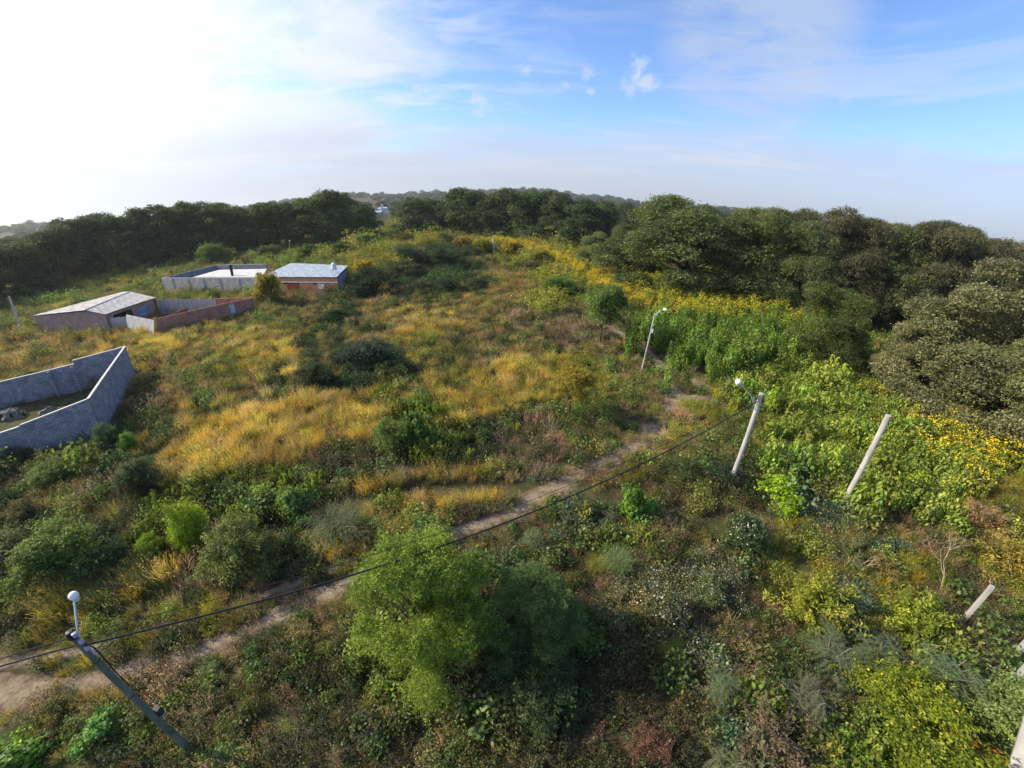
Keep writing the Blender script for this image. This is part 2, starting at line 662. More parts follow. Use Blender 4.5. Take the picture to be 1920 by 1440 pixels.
class MB:
    """collects simple solids into one mesh; every face gets metric UVs"""

    def __init__(s):
        s.v, s.q, s.uv, s.mi, s.mats = [], [], [], [], []

    def mat(s, m):
        if m not in s.mats:
            s.mats.append(m)
        return s.mats.index(m)

    def face(s, pts, m, uv=None):
        b = len(s.v)
        s.v += [tuple(p) for p in pts]
        s.q.append(list(range(b, b + len(pts))))
        if uv is None:
            p0 = Vector(pts[0])
            e = (Vector(pts[1]) - p0)
            e.normalize()
            nrm = e.cross(Vector(pts[2]) - p0)
            if nrm.length < 1e-9:
                nrm = Vector((0, 0, 1))
            f = nrm.normalized().cross(e)
            uv = [((Vector(p) - p0).dot(e), (Vector(p) - p0).dot(f)) for p in pts]
        s.uv += uv
        s.mi.append(s.mat(m))

    def wall(s, a, b, z0, z1a, z1b, t, m, mtop=None, cap0=True, cap1=True):
        """upright wall slab from a to b (centre line), bottom z0, tops z1a, z1b"""
        a, b = Vector((a[0], a[1], 0)), Vector((b[0], b[1], 0))
        d = (b - a)
        Ln = d.length
        d.normalize()
        n = Vector((-d.y, d.x, 0)) * t / 2
        P = [[p + q for q in (n, -n)] for p in (a, b)]

        def up(p, z):
            return (p.x, p.y, z)
        for k, sg in ((0, 1), (1, -1)):
            pa, pb = P[0][k], P[1][k]
            f = [up(pa, z0), up(pb, z0), up(pb, z1b), up(pa, z1a)]
            uv = [(0, z0 - z1a), (Ln, z0 - z1b), (Ln, 0), (0, 0)]
            if sg > 0:
                f, uv = f[::-1], uv[::-1]
            s.face(f, m, uv)
        s.face([up(P[0][1], z1a), up(P[1][1], z1b), up(P[1][0], z1b), up(P[0][0], z1a)], mtop or m)
        s.face([up(P[0][0], z0), up(P[0][1], z0), up(P[0][1], z1a), up(P[0][0], z1a)], m, [(0, 0), (t, 0), (t, z1a - z0), (0, z1a - z0)])
        s.face([up(P[1][1], z0), up(P[1][0], z0), up(P[1][0], z1b), up(P[1][1], z1b)], m, [(0, 0), (t, 0), (t, z1b - z0), (0, z1b - z0)])

    def slab(s, pts, t, m, mside=None):
        """polygon of 3-D points thickened downwards by t"""
        pts = [Vector(p) for p in pts]
        s.face(pts, m)
        low = [p - Vector((0, 0, t)) for p in pts]
        s.face(low[::-1], mside or m)
        for i in range(len(pts)):
            j = (i + 1) % len(pts)
            s.face([low[i], low[j], pts[j], pts[i]], mside or m)

    def box(s, c, sx, sy, sz, m, rz=0.):
        c = Vector(c)
        R = Matrix.Rotation(rz, 3, 'Z')
        pts = [c + R @ Vector((x * sx / 2, y * sy / 2, 0)) + Vector((0, 0, sz)) for x, y in ((-1, -1), (1, -1), (1, 1), (-1, 1))]
        s.slab(pts, sz, m)

    def tube(s, pts, radii, m, n=10, caps=True):
        pts = [Vector(p) for p in pts]
        rings = []
        ref = None
        for i, p in enumerate(pts):
            d = (pts[min(i + 1, len(pts) - 1)] - pts[max(i - 1, 0)]).normalized()
            if ref is None:
                ref = d.orthogonal().normalized()
            u = (ref - d * ref.dot(d)).normalized()
            ref = u
            w = d.cross(u)
            r = radii[i] if hasattr(radii, '__len__') else radii
            rings.append([p + (u * math.cos(2 * math.pi * k / n) + w * math.sin(2 * math.pi * k / n)) * r for k in range(n)])
        for i in range(len(pts) - 1):
            for k in range(n):
                j = (k + 1) % n
                s.face([rings[i][k], rings[i][j], rings[i + 1][j], rings[i + 1][k]], m,
                       [(k / n, i), ((k + 1) / n, i), ((k + 1) / n, i + 1), (k / n, i + 1)])
        if caps:
            s.face(rings[0][::-1], m)
            s.face(rings[-1], m)

    def lathe(s, c, prof, m, n=16):
        c = Vector(c)
        rings = [[c + Vector((r * math.cos(2 * math.pi * k / n), r * math.sin(2 * math.pi * k / n), z)) for k in range(n)] for r, z in prof]
        for i in range(len(rings) - 1):
            for k in range(n):
                j = (k + 1) % n
                s.face([rings[i][k], rings[i][j], rings[i + 1][j], rings[i + 1][k]], m, [(k / n, i), ((k + 1) / n, i), ((k + 1) / n, i + 1), (k / n, i + 1)])

    def mesh(s, name, smooth=False):
        me = bpy.data.meshes.new(name)
        me.from_pydata(s.v, [], s.q)
        for m in s.mats:
            me.materials.append(MATS[m])
        me.polygons.foreach_set('material_index', np.array(s.mi, np.int32))
        u = me.uv_layers.new(name='UVMap')
        u.data.foreach_set('uv', np.array(s.uv, np.float32).ravel())
        if smooth:
            me.polygons.foreach_set('use_smooth', np.ones(len(s.q), bool))
        me.update()
        return me

    def build(s, name, parent=None, smooth=False):
        return link(name, s.mesh(name, smooth), parent)


def empty(name, loc=(0, 0, 0), rz=0.):
    o = bpy.data.objects.new(name, None)
    COL.objects.link(o)
    o.location = loc
    o.rotation_euler = (0, 0, rz)
    o.empty_display_size = .3
    return o


def children_of(o):
    return [c for c in list(COL.objects) if c.parent == o]


# ------------------------------------------------------------------ foliage meshes


def unit(v):
    return v / np.maximum(np.linalg.norm(v, axis=-1, keepdims=True), 1e-9)


def leaves(r, C, out, L, W, outb=.8, upb=.5, rnd=.8, along=None, droop=0.):
    """N rhombic leaves -> verts (4N,3)"""
    n = len(C)
    L = np.broadcast_to(np.asarray(L, float), (n,))[:, None] * r.uniform(.65, 1.35, (n, 1))
    W = np.broadcast_to(np.asarray(W, float), (n,))[:, None] * r.uniform(.7, 1.3, (n, 1))
    nrm = unit(out * outb + np.array([0, 0, 1.]) * upb + r.normal(size=(n, 3)) * rnd)
    t = r.normal(size=(n, 3)) if along is None else along + r.normal(size=(n, 3)) * .35
    t = t - nrm * (t * nrm).sum(1, keepdims=True)
    t = unit(t)
    t[:, 2] -= droop
    t = unit(t)
    b = np.cross(nrm, t)
    V = np.empty((n, 4, 3))
    V[:, 0] = C - t * L * .5
    V[:, 1] = C + b * W * .5 + nrm * W * .18
    V[:, 2] = C + t * L * .5 - np.array([0, 0, 1.]) * L * .12
    V[:, 3] = C - b * W * .5 + nrm * W * .18
    return V.reshape(-1, 3)


def quads_n(n, base=0):
    return (np.arange(n * 4, dtype=np.int32) + base).reshape(-1, 4)


def rand_dirs(r, n, zmin=-1.):
    v = unit(r.normal(size=(n, 3)))
    m = v[:, 2] < zmin
    v[m, 2] *= -1
    return v


class Plant:
    def __init__(s):
        s.V, s.lv, s.mi, s.n = [], [], [], 0
        s.mats = []

    def add(s, V, lv, mat):
        if mat not in s.mats:
            s.mats.append(mat)
        n = len(V) // 4
        s.V.append(V)
        s.lv.append(np.broadcast_to(np.asarray(lv, float), (n,)))
        s.mi.append(np.full(n, s.mats.index(mat)))
        s.n += n

    def strips(s, r, P0, P1, w, mat, lv=.5):
        """thin flat stems from P0 to P1"""
        d = unit(P1 - P0)
        side = unit(np.cross(d, r.normal(size=d.shape)))
        w = np.broadcast_to(np.asarray(w, float), (len(P0),))[:, None]
        V = np.stack([P0 - side * w, P0 + side * w, P1 + side * w * .5, P1 - side * w * .5], 1).reshape(-1, 3)
        s.add(V, lv, mat)

    def mesh(s, name):
        V = np.concatenate(s.V)
        return mesh_np(name, V, quads_n(s.n), mats=s.mats, mat_idx=np.concatenate(s.mi), lv=np.concatenate(s.lv))


def crown(seed, R, Hc, lobes_n, tufts, per, tuft_r, L, W, squash=.75, zlow=.15, mat='leaf', outb=.7, upb=.7, rnd=.7, inner=.3, lobe_r=.42, flowers=None, droop=0., dome=1., sprays=None, shell=False):
    """irregular crown of leaf tufts; returns Plant, lobe centres. crown base at z=0 height Hc radius R"""
    r = np.random.default_rng(seed)
    P = Plant()
    th = r.uniform(0, 2 * math.pi, lobes_n)
    q = np.sqrt(r.uniform(0, 1, lobes_n))
    cz = r.uniform(zlow, 1, lobes_n)
    # dome envelope: narrower near the top
    env = np.sqrt(np.clip(1 - (np.clip(cz - .25, 0, 1) / .85) ** 2, .05, 1)) * dome + (1 - dome)
    lr = lobe_r * R * r.uniform(.65, 1.2, lobes_n)
    c = np.stack([np.cos(th) * q * env * (R - lr * .7), np.sin(th) * q * env * (R - lr * .7), cz * (Hc - lr * squash * .8)], 1)
    if shell:
        # broad dome: billows sit on an upper half shell
        dd = rand_dirs(r, lobes_n, -.05)
        dd[:, 2] = np.abs(dd[:, 2])
        jit = r.uniform(.82, 1.04, lobes_n)[:, None]
        c = dd * jit * np.stack([R - lr * .8, R - lr * .8, Hc - lr * squash], 1)
        c[:, 2] = np.maximum(c[:, 2], lr * .3)
    w = lr ** 2
    k = r.choice(lobes_n, tufts, p=w / w.sum())
    d = rand_dirs(r, tufts, -.45)
    rad = 1 - np.abs(r.normal(size=tufts)) * inner
    rad = np.clip(rad, .1, 1.12)
    T = c[k] + d * (rad * lr[k])[:, None] * np.array([1, 1, squash])
    T[:, 2] = np.maximum(T[:, 2], .03 * Hc)
    # surface tuft normals: from the crown's middle too
    mid = np.array([0, 0, Hc * .35])
    out = unit(d + unit(T - mid) * .6)
    kk = np.repeat(np.arange(tufts), per)
    C = T[kk] + r.normal(size=(tufts * per, 3)) * tuft_r * np.array([1, 1, .6])
    lobev = r.uniform(-.14, .14, lobes_n)
    tv = np.clip(.5 + lobev[k] + r.normal(size=tufts) * .19, 0, 1)
    V = leaves(r, C, out[kk], L, W, outb, upb, rnd, droop=droop)
    P.add(V, np.clip(tv[kk] + r.normal(size=len(kk)) * .1, 0, 1), mat)
    if sprays:
        # shoots that stick out of the outline
        ns, ln, m_ = sprays
        i = r.choice(tufts, ns)
        dd = unit(out[i] + r.normal(size=(ns, 3)) * .45 + np.array([0, 0, .35]))
        sl = ln * R * r.uniform(.5, 1.2, ns)
        B0 = T[i] - dd * (sl * .3)[:, None]
        P.strips(r, B0, T[i] + dd * sl[:, None], R * .004, mat, .15)
        k2 = np.repeat(np.arange(ns), m_)
        t2 = r.uniform(0, 1.02, len(k2))[:, None]
        C2 = T[i][k2] + dd[k2] * sl[k2][:, None] * t2 + r.normal(size=(len(k2), 3)) * (L * .55)
        P.add(leaves(r, C2, dd[k2], L, W, .3, .7, .9), np.clip(tv[i][k2] + .06 + r.normal(size=len(k2)) * .1, 0, 1), mat)
    if flowers:
        nf, size, fm = flowers
        i = r.choice(tufts, nf)
        Cf = T[i] + out[i] * tuft_r * 1.3 + r.normal(size=(nf, 3)) * tuft_r
        m = out[i][:, 2] > -.1
        Cf = Cf[m]
        P.add(leaves(r, Cf, out[i][m], size, size, .6, 1, .4), r.uniform(.3, .8, len(Cf)), fm)
    return P, c, lr


def limbs(seed, targets, trunk_h, trunk_r, mat='bark_dark', n=7, start=(0, 0, 0), lean=(0, 0)):
    r = random.Random(seed)
    m = MB()
    s0 = Vector(start) - Vector((0, 0, .4))
    fork = Vector((lean[0], lean[1], trunk_h))
    mid = (s0 + fork) / 2 + Vector((r.uniform(-.1, .1), r.uniform(-.1, .1), 0)) * trunk_h
    m.tube([s0, mid, fork], [trunk_r * 1.25, trunk_r, trunk_r * .85], mat, n)
    for t in targets:
        t = Vector(t)
        a = mid.lerp(fork, r.uniform(.5, 1))
        b = a.lerp(t, .45) + Vector((r.uniform(-1, 1), r.uniform(-1, 1), r.uniform(0, 1))) * (t - a).length * .12
        m.tube([a, b, t], [trunk_r * .5, trunk_r * .3, trunk_r * .1], mat, max(4, n - 2))
    return m


MESH = {}


def big_tree(key, seed, R, Ht, low, tufts, per, tuft_r, L, W, lobes=26, lobe_r=.34, squash=.62, **kw):
    Hc = Ht - low
    P, c, lr = crown(seed, R, Hc, lobes, tufts, per, tuft_r, L, W, squash=squash, lobe_r=lobe_r, **kw)
    me = P.mesh(key)
    me.transform(Matrix.Translation((0, 0, low)))
    tg = [(x, y, z + low) for x, y, z in c[::2]]
    tr = limbs(seed, tg, max(low * 1.1, Ht * .25), Ht * .022).mesh(key + '_trunk', True)
    MESH[key] = (me, tr, R, Ht)


# forest trees: unit sizes about 18 m
for i in range(5):
    big_tree(f'far{i}', 10 + i, 8.5, 17, .5, 2000, 9, .42, .5, .3, lobes=22 + i * 3, lobe_r=.36, inner=.2, zlow=.02, squash=.8, upb=.45, rnd=.8, sprays=(160, .07, 6))
for i in range(3):
    big_tree(f'near{i}', 30 + i, 9.5, 18, .4, 6500, 12, .34, .3, .13, lobes=44, lobe_r=.27, inner=.2, zlow=.0, squash=.78, upb=.35, rnd=.95, sprays=(600, .06, 8))
big_tree('airy0', 41, 9, 16, 5, 1500, 9, .35, .3, .16, lobes=26, lobe_r=.3, squash=.4, zlow=.3, inner=.2)
big_tree('airy1', 42, 9, 16, 5, 1500, 9, .35, .3, .16, lobes=22, lobe_r=.3, squash=.4, zlow=.3, inner=.2)
for i in range(3):
    big_tree(f'dome{i}', 140 + i, 9.5, 17, .3, 7500, 11, .32, .3, .13, lobes=50 + i * 6, lobe_r=.24, inner=.2, squash=.8, upb=.35, rnd=.95, shell=True, sprays=(600, .05, 8))
for i in range(3):
    big_tree(f'clumpy{i}', 160 + i, 9.5, 17, .3, 7000, 12, .3, .3, .13, lobes=40 + i * 4, lobe_r=.21, inner=.14, squash=.8, upb=.35, rnd=.95, shell=True, sprays=(700, .06, 8))
for i in range(3):
    big_tree(f'fdome{i}', 150 + i, 9, 17, .3, 2600, 9, .42, .46, .27, lobes=30 + i * 5, lobe_r=.3, inner=.2, squash=.8, upb=.45, rnd=.8, shell=True, sprays=(160, .06, 6))
# low poly crowns for woods kilometres away
for i in range(3):
    big_tree(f'dist{i}', 50 + i, 7, 11, .5, 170, 5, .7, 1.9, 1.3, lobes=12, lobe_r=.4, inner=.15, zlow=.05)

# shrubs (unit: about 1 m radius, 1.6 m tall)


def shrub(key, seed, R, Ht, lobes, tufts, per, tuft_r, L, W, stems=9, bark='bark_dark', **kw):
    P, c, lr = crown(seed, R, Ht, lobes, tufts, per, tuft_r, L, W, **kw)
    me = P.mesh(key)
    m = MB()
    r = random.Random(seed)
    idx = list(range(len(c)))
    r.shuffle(idx)
    for k in idx[:stems]:
        t = Vector(c[k])
        b = Vector((t.x * .12, t.y * .12, -.15))
        m.tube([b, b.lerp(t, .5) + Vector((0, 0, .08)), t], [.028 * R, .02 * R, .008 * R], bark, 5)
    MESH[key] = (me, m.mesh(key + '_stem', True), R, Ht)


for i in range(3):     # dense rounded, small leaves
    shrub(f'round{i}', 60 + i, 1, 1.5, 17, 1900, 8, .05, .06, .03, sprays=(150, .3, 22), squash=.85, lobe_r=.42, inner=.2)
for i in range(2):     # broad leaves
    shrub(f'broad{i}', 65 + i, 1, 1.5, 14, 620, 6, .06, .13, .085, sprays=(50, .3, 12), squash=.85, lobe_r=.42, upb=1.1, inner=.22)
for i in range(2):     # feathery lime, loose upright
    shrub(f'feather{i}', 70 + i, 1, 2.0, 16, 1100, 8, .06, .11, .022, sprays=(130, .28, 26), squash=1.0, lobe_r=.4, rnd=1.2, upb=.2, inner=.25, dome=.85)
for i in range(2):     # ragged open scrub
    shrub(f'ragged{i}', 75 + i, 1, 1.3, 24, 1300, 7, .06, .06, .028, sprays=(150, .3, 22), squash=.7, lobe_r=.3, rnd=1.1, inner=.3, stems=14)
shrub('whiteflower0', 80, 1, 1.3, 18, 600, 6, .07, .08, .04, sprays=(150, .3, 22), squash=.7, lobe_r=.34, rnd=1., inner=.3, flowers=(260, .045, 'petal_white'))
shrub('whiteflower1', 81, 1, 1.1, 18, 480, 6, .07, .08, .04, sprays=(150, .3, 22), squash=.7, lobe_r=.34, rnd=1., inner=.3, flowers=(300, .045, 'petal_white'))
shrub('yellowfine0', 84, 1, 1.3, 30, 2900, 7, .04, .05, .027, sprays=(150, .3, 22), squash=.75, lobe_r=.26, rnd=1., inner=.3, stems=20, flowers=(160, .035, 'petal_yellow'))
shrub('darkfine0', 85, 1, 1.3, 30, 2600, 7, .045, .05, .027, sprays=(150, .3, 22), squash=.8, lobe_r=.28, rnd=1., inner=.3, stems=16)
shrub('yellowflower0', 82, 1, 1.3, 20, 1000, 6, .07, .09, .045, sprays=(150, .3, 22), squash=.75, lobe_r=.32, rnd=.9, inner=.28, flowers=(170, .07, 'petal_yellow'))
shrub('orangeflower0', 83, 1, 1.2, 14, 400, 6, .07, .1, .06, squash=.8, lobe_r=.36, rnd=.9, inner=.28, flowers=(420, .1, 'petal_orange'))


def willow(key, seed, R, Ht, low):
    """feathery tree with fine leaves for the middle foreground"""
    P, c, lr = crown(seed, R, Ht - low, 46, 6500, 11, .1, .115, .026, squash=1.2, lobe_r=.25, sprays=(420, .22, 34), rnd=1.0, upb=.3, inner=.3, droop=.5, zlow=.02, dome=.9)
    me = P.mesh(key)
    me.transform(Matrix.Translation((0, 0, low)))
    tr = limbs(seed, [(x, y, z + low) for x, y, z in c[::3]], 1.6, .08, 'bark_grey').mesh(key + '_trunk', True)
    MESH[key] = (me, tr, R, Ht)


willow('willow', 90, 2.35, 7.2, .5)


def pinnate(key, seed, R, Ht, n_fronds, wcard):
    """upright stems carrying fern-like fronds of paired leaflets"""
    r = np.random.default_rng(seed)
    P = Plant()
    m = MB()
    for s_ in range(4):
        a = r.uniform(0, 6.28)
        top = Vector((math.cos(a) * R * .35, math.sin(a) * R * .35, Ht * r.uniform(.75, 1)))
        m.tube([(0, 0, -.15), top * .5 + Vector((0, 0, .1)), top], [.03, .022, .01], 'bark_grey', 5)
        for f in range(n_fronds):
            t = r.uniform(.35, 1)
            b = np.array(top) * t
            az = r.uniform(0, 6.28)
            el = r.uniform(-.1, .55)
            ln = R * r.uniform(.5, .85)
            k = np.linspace(.08, 1, 22)
            dirv = np.array([math.cos(az) * math.cos(el), math.sin(az) * math.cos(el), math.sin(el)])
            pts = b + dirv * (k * ln)[:, None] - np.array([0, 0, 1]) * (k ** 2 * ln * .4)[:, None]
            side = unit(np.cross(dirv, [0, 0, 1.]))
            wl = wcard * np.sin(np.clip(k * 1.15, 0, 1) * math.pi * .85) + .02
            for sg in (-1, 1):
                C = pts + side * sg * (wl * .5)[:, None]
                al = np.broadcast_to(side * sg + dirv * .45, C.shape)
                nn = len(C)
                V = leaves(r, C, np.zeros((nn, 3)), wl * 1.0, .017, 0, 1.2, .2, along=al)
                P.add(V, np.clip(.5 + r.normal(size=nn) * .1, 0, 1), 'leaf')
    MESH[key] = (P.mesh(key), m.mesh(key + '_stem', True), R, Ht)


for i in range(3):
    pinnate(f'pinnate{i}', 95 + i, 1.0, 1.7, 9, .17)


def arching(key, seed, R, Ht, n, mat='leaf'):
    r = np.random.default_rng(seed)
    P = Plant()
    for k in range(n):
        az = r.uniform(0, 6.28)
        rr = R * r.uniform(.35, 1)
        o_ = r.normal(size=2) * .24 * R
        t = np.linspace(0, 1, 7)
        hgt_ = Ht * r.uniform(.6, 1)
        pts = np.stack([o_[0] + np.cos(az) * rr * t ** 1.2, o_[1] + np.sin(az) * rr * t ** 1.2, hgt_ * np.sin(t * math.pi * r.uniform(.55, .8))], 1)
        side = np.array([-math.sin(az), math.cos(az), 0]) * .009
        w = (1 - t * .85)[:, None]
        for q in range(6):
            V = np.stack([pts[q] - side * w[q], pts[q] + side * w[q], pts[q + 1] + side * w[q + 1], pts[q + 1] - side * w[q + 1]])
            P.add(V, np.clip(.35 + t[q] * .4 + r.normal() * .1, 0, 1), mat)
    return P


for i in range(2):
    P = arching(f'arch{i}', 100 + i, 1, 1.2, 520)
    m = MB()
    m.tube([(0, 0, -.1), (0, 0, .2)], [.12, .05], 'bark_grey', 6)
    MESH[f'arch{i}'] = (P.mesh(f'arch{i}'), m.mesh('arch_stem', True), 1, 1.0)


def spindly(key, seed, R, Ht):
    """loose shrub of many wand-like branches set with tiny leaves"""
    r = np.random.default_rng(seed)
    P = Plant()
    m = MB()
    for k in range(46):
        az, el = r.uniform(0, 6.28), r.uniform(.35, 1.45)
        d = np.array([math.cos(az) * math.cos(el), math.sin(az) * math.cos(el), math.sin(el) * Ht / R])
        base = np.array([0, 0, .1]) + r.normal(size=3) * .08
        ln = R * r.uniform(.65, 1.05)
        t = np.linspace(0, 1, 6)
        bend = r.normal(size=3) * .15
        pts = base + d * (t * ln)[:, None] + bend * (t ** 2)[:, None] - np.array([0, 0, .12]) * (t ** 3)[:, None]
        m.tube([Vector(p) for p in pts[::2]] + [Vector(pts[-1])], [.018, .013, .009, .005], 'bark_grey', 4)
        n = 95
        tt = r.uniform(.25, 1, n) ** .8
        ii = np.clip((tt * 5).astype(int), 0, 4)
        ff = (tt * 5 - ii)[:, None]
        C = pts[ii] * (1 - ff) + pts[ii + 1] * ff + r.normal(size=(n, 3)) * .055
        P.add(leaves(r, C, np.broadcast_to(unit(d), (n, 3)), .085, .032, .3, .8, .8), np.clip(.5 + r.normal() * .15 + r.normal(size=n) * .1, 0, 1), 'leaf')
    MESH[key] = (P.mesh(key), m.mesh(key + '_stem', True), R, Ht)


for i in range(3):
    spindly(f'spindly{i}', 110 + i, 1, 1.3)

# ------------------------------------------------------------------ ground cover clumps (instanced)
CLUMP = {}


def clump(name, P):
    me = P.mesh(name)
    o = bpy.data.objects.new(name, me)
    CLUMP[name] = o


def grass_clump(name, seed, n, Hh, R, w, lean=.35, heads=True):
    r = np.random.default_rng(seed)
    P = Plant()
    a = r.uniform(0, 6.28, n)
    q = np.sqrt(r.uniform(0, 1, n)) * R
    B = np.stack([np.cos(a) * q, np.sin(a) * q, np.full(n, -.05)], 1)
    h = Hh * r.uniform(.55, 1.1, n)
    ld_ = r.normal(size=(n, 2)) * lean * .5 + np.stack([np.cos(a), np.sin(a)], 1) * lean * .5
    M1 = B + np.stack([ld_[:, 0] * h * .35, ld_[:, 1] * h * .35, h * .6], 1)
    T1 = B + np.stack([ld_[:, 0] * h, ld_[:, 1] * h, h * .97], 1)
    v = np.clip(.5 + r.normal(size=n) * .16, 0, 1)
    P.strips(r, B, M1, w, 'leaf_i', v - .1)
    P.strips(r, M1, T1, w * .7, 'leaf_i', v)
    if heads:
        k = n // 3
        P.add(leaves(r, T1[:k], np.zeros((k, 3)), Hh * .16, w * 2.6, 0, .2, 1, along=unit(T1[:k] - M1[:k])), np.clip(v[:k] + .25, 0, 1), 'leaf_i')
    clump(name, P)


for i in range(3):
    grass_clump(f'grass{i}', 200 + i, 110, 1.0, .42, .008)
for i in range(2):
    grass_clump(f'tussock{i}', 205 + i, 90, .55, .4, .011, .6, False)


def weed_clump(name, seed, stems, Hh, R, L, W, per, mat='leaf_i', flowers=None, wst=.006):
    r = np.random.default_rng(seed)
    P = Plant()
    a = r.uniform(0, 6.28, stems)
    q = np.sqrt(r.uniform(0, 1, stems)) * R
    B = np.stack([np.cos(a) * q * .6, np.sin(a) * q * .6, np.full(stems, -.05)], 1)
    T = np.stack([np.cos(a) * q, np.sin(a) * q, Hh * r.uniform(.55, 1.1, stems) * (1 - .35 * (q / R) ** 2)], 1)
    P.strips(r, B, T, wst, mat, .25)
    k = np.repeat(np.arange(stems), per)
    t = r.uniform(.25, 1.02, len(k))[:, None]
    C = B[k] * (1 - t) + T[k] * t + r.normal(size=(len(k), 3)) * L * .75
    out = unit(C - np.array([0, 0, Hh * .2]))
    sv = np.clip(.5 + r.normal(size=stems) * .16, 0, 1)
    P.add(leaves(r, C, out, L, W, .5, .8, .9), np.clip(sv[k] + r.normal(size=len(k)) * .1, 0, 1), mat)
    if flowers:
        n, size, fm = flowers
        i = r.choice(stems, n)
        P.add(leaves(r, T[i] + r.normal(size=(n, 3)) * L, out[i * per], size, size, .4, 1, .5), r.uniform(.3, .8, n), fm)
    clump(name, P)


for i in range(4):
    weed_clump(f'weed{i}', 210 + i, 26, .75, .55, .085, .042, 14)
for i in range(3):
    weed_clump(f'dryweed{i}', 220 + i, 34, .7, .5, .05, .022, 9, wst=.007)
for i in range(2):
    weed_clump(f'leafy{i}', 225 + i, 18, 1.0, .55, .15, .1, 12)
weed_clump('whiteweed0', 230, 24, .8, .55, .07, .035, 11, flowers=(22, .045, 'petal_white'))
weed_clump('goldweed0', 231, 24, 1.1, .55, .09, .05, 12, flowers=(14, .05, 'petal_yellow'))


def sunflower_clump(name, seed, nst, Hh, fl):
    r = np.random.default_rng(seed)
    P = Plant()
    for k in range(nst):
        a, q = r.uniform(0, 6.28), math.sqrt(r.uniform(0, 1)) * .55
        h = Hh * r.uniform(.75, 1.1)
        b = np.array([math.cos(a) * q, math.sin(a) * q, -.05])
        tp = b + np.array([r.normal() * .2, r.normal() * .2, h])
        P.strips(r, b[None], tp[None], .016, 'leaf_i', .2)
        n = 46
        t = r.uniform(.12, 1, n)
        az = r.uniform(0, 6.28, n)
        rad = (.32 * (1.1 - t * .45))
        C = b + (tp - b) * t[:, None] + np.stack([np.cos(az) * rad, np.sin(az) * rad, -rad * .25], 1) * r.uniform(.3, 1, (n, 1))
        out = np.stack([np.cos(az), np.sin(az), np.full(n, .2)], 1)
        P.add(leaves(r, C, out, .24, .13, .7, .7, .35, along=out, droop=.4), np.clip(.5 + r.normal() * .12 + r.normal(size=n) * .12, 0, 1), 'leaf_i')
        if fl:
            m = r.integers(fl // 2, fl + 1)
            C = tp + r.normal(size=(m, 3)) * np.array([.22, .22, .14])
            P.add(leaves(r, C, np.zeros((m, 3)), .13, .12, 0, 1, .6), r.uniform(.3, .8, m), 'petal_yellow')
    clump(name, P)


for i in range(2):
    sunflower_clump(f'sunflower{i}', 240 + i, 7, 4.2, 8)
for i in range(2):
    sunflower_clump(f'goldtop{i}', 262 + i, 8, 3.6, 17)
for i in range(3):
    sunflower_clump(f'tallgreen{i}', 245 + i, 8, 3.9, 0)
for i in range(2):
    sunflower_clump(f'lowsun{i}', 250 + i, 7, 1.7, 2)
for i in range(3):
    sunflower_clump(f'lowgreen{i}', 256 + i, 8, 1.8, 0)
for i in range(2):
    sunflower_clump(f'flowersun{i}', 253 + i, 7, 1.7, 14)

for i in range(3):
    me = MESH[f'dist{i}'][0].copy()
    me.materials.clear()
    me.materials.append(MATS['leaf_i'])
    CLUMP[f'dist{i}'] = bpy.data.objects.new(f'dist{i}', me)


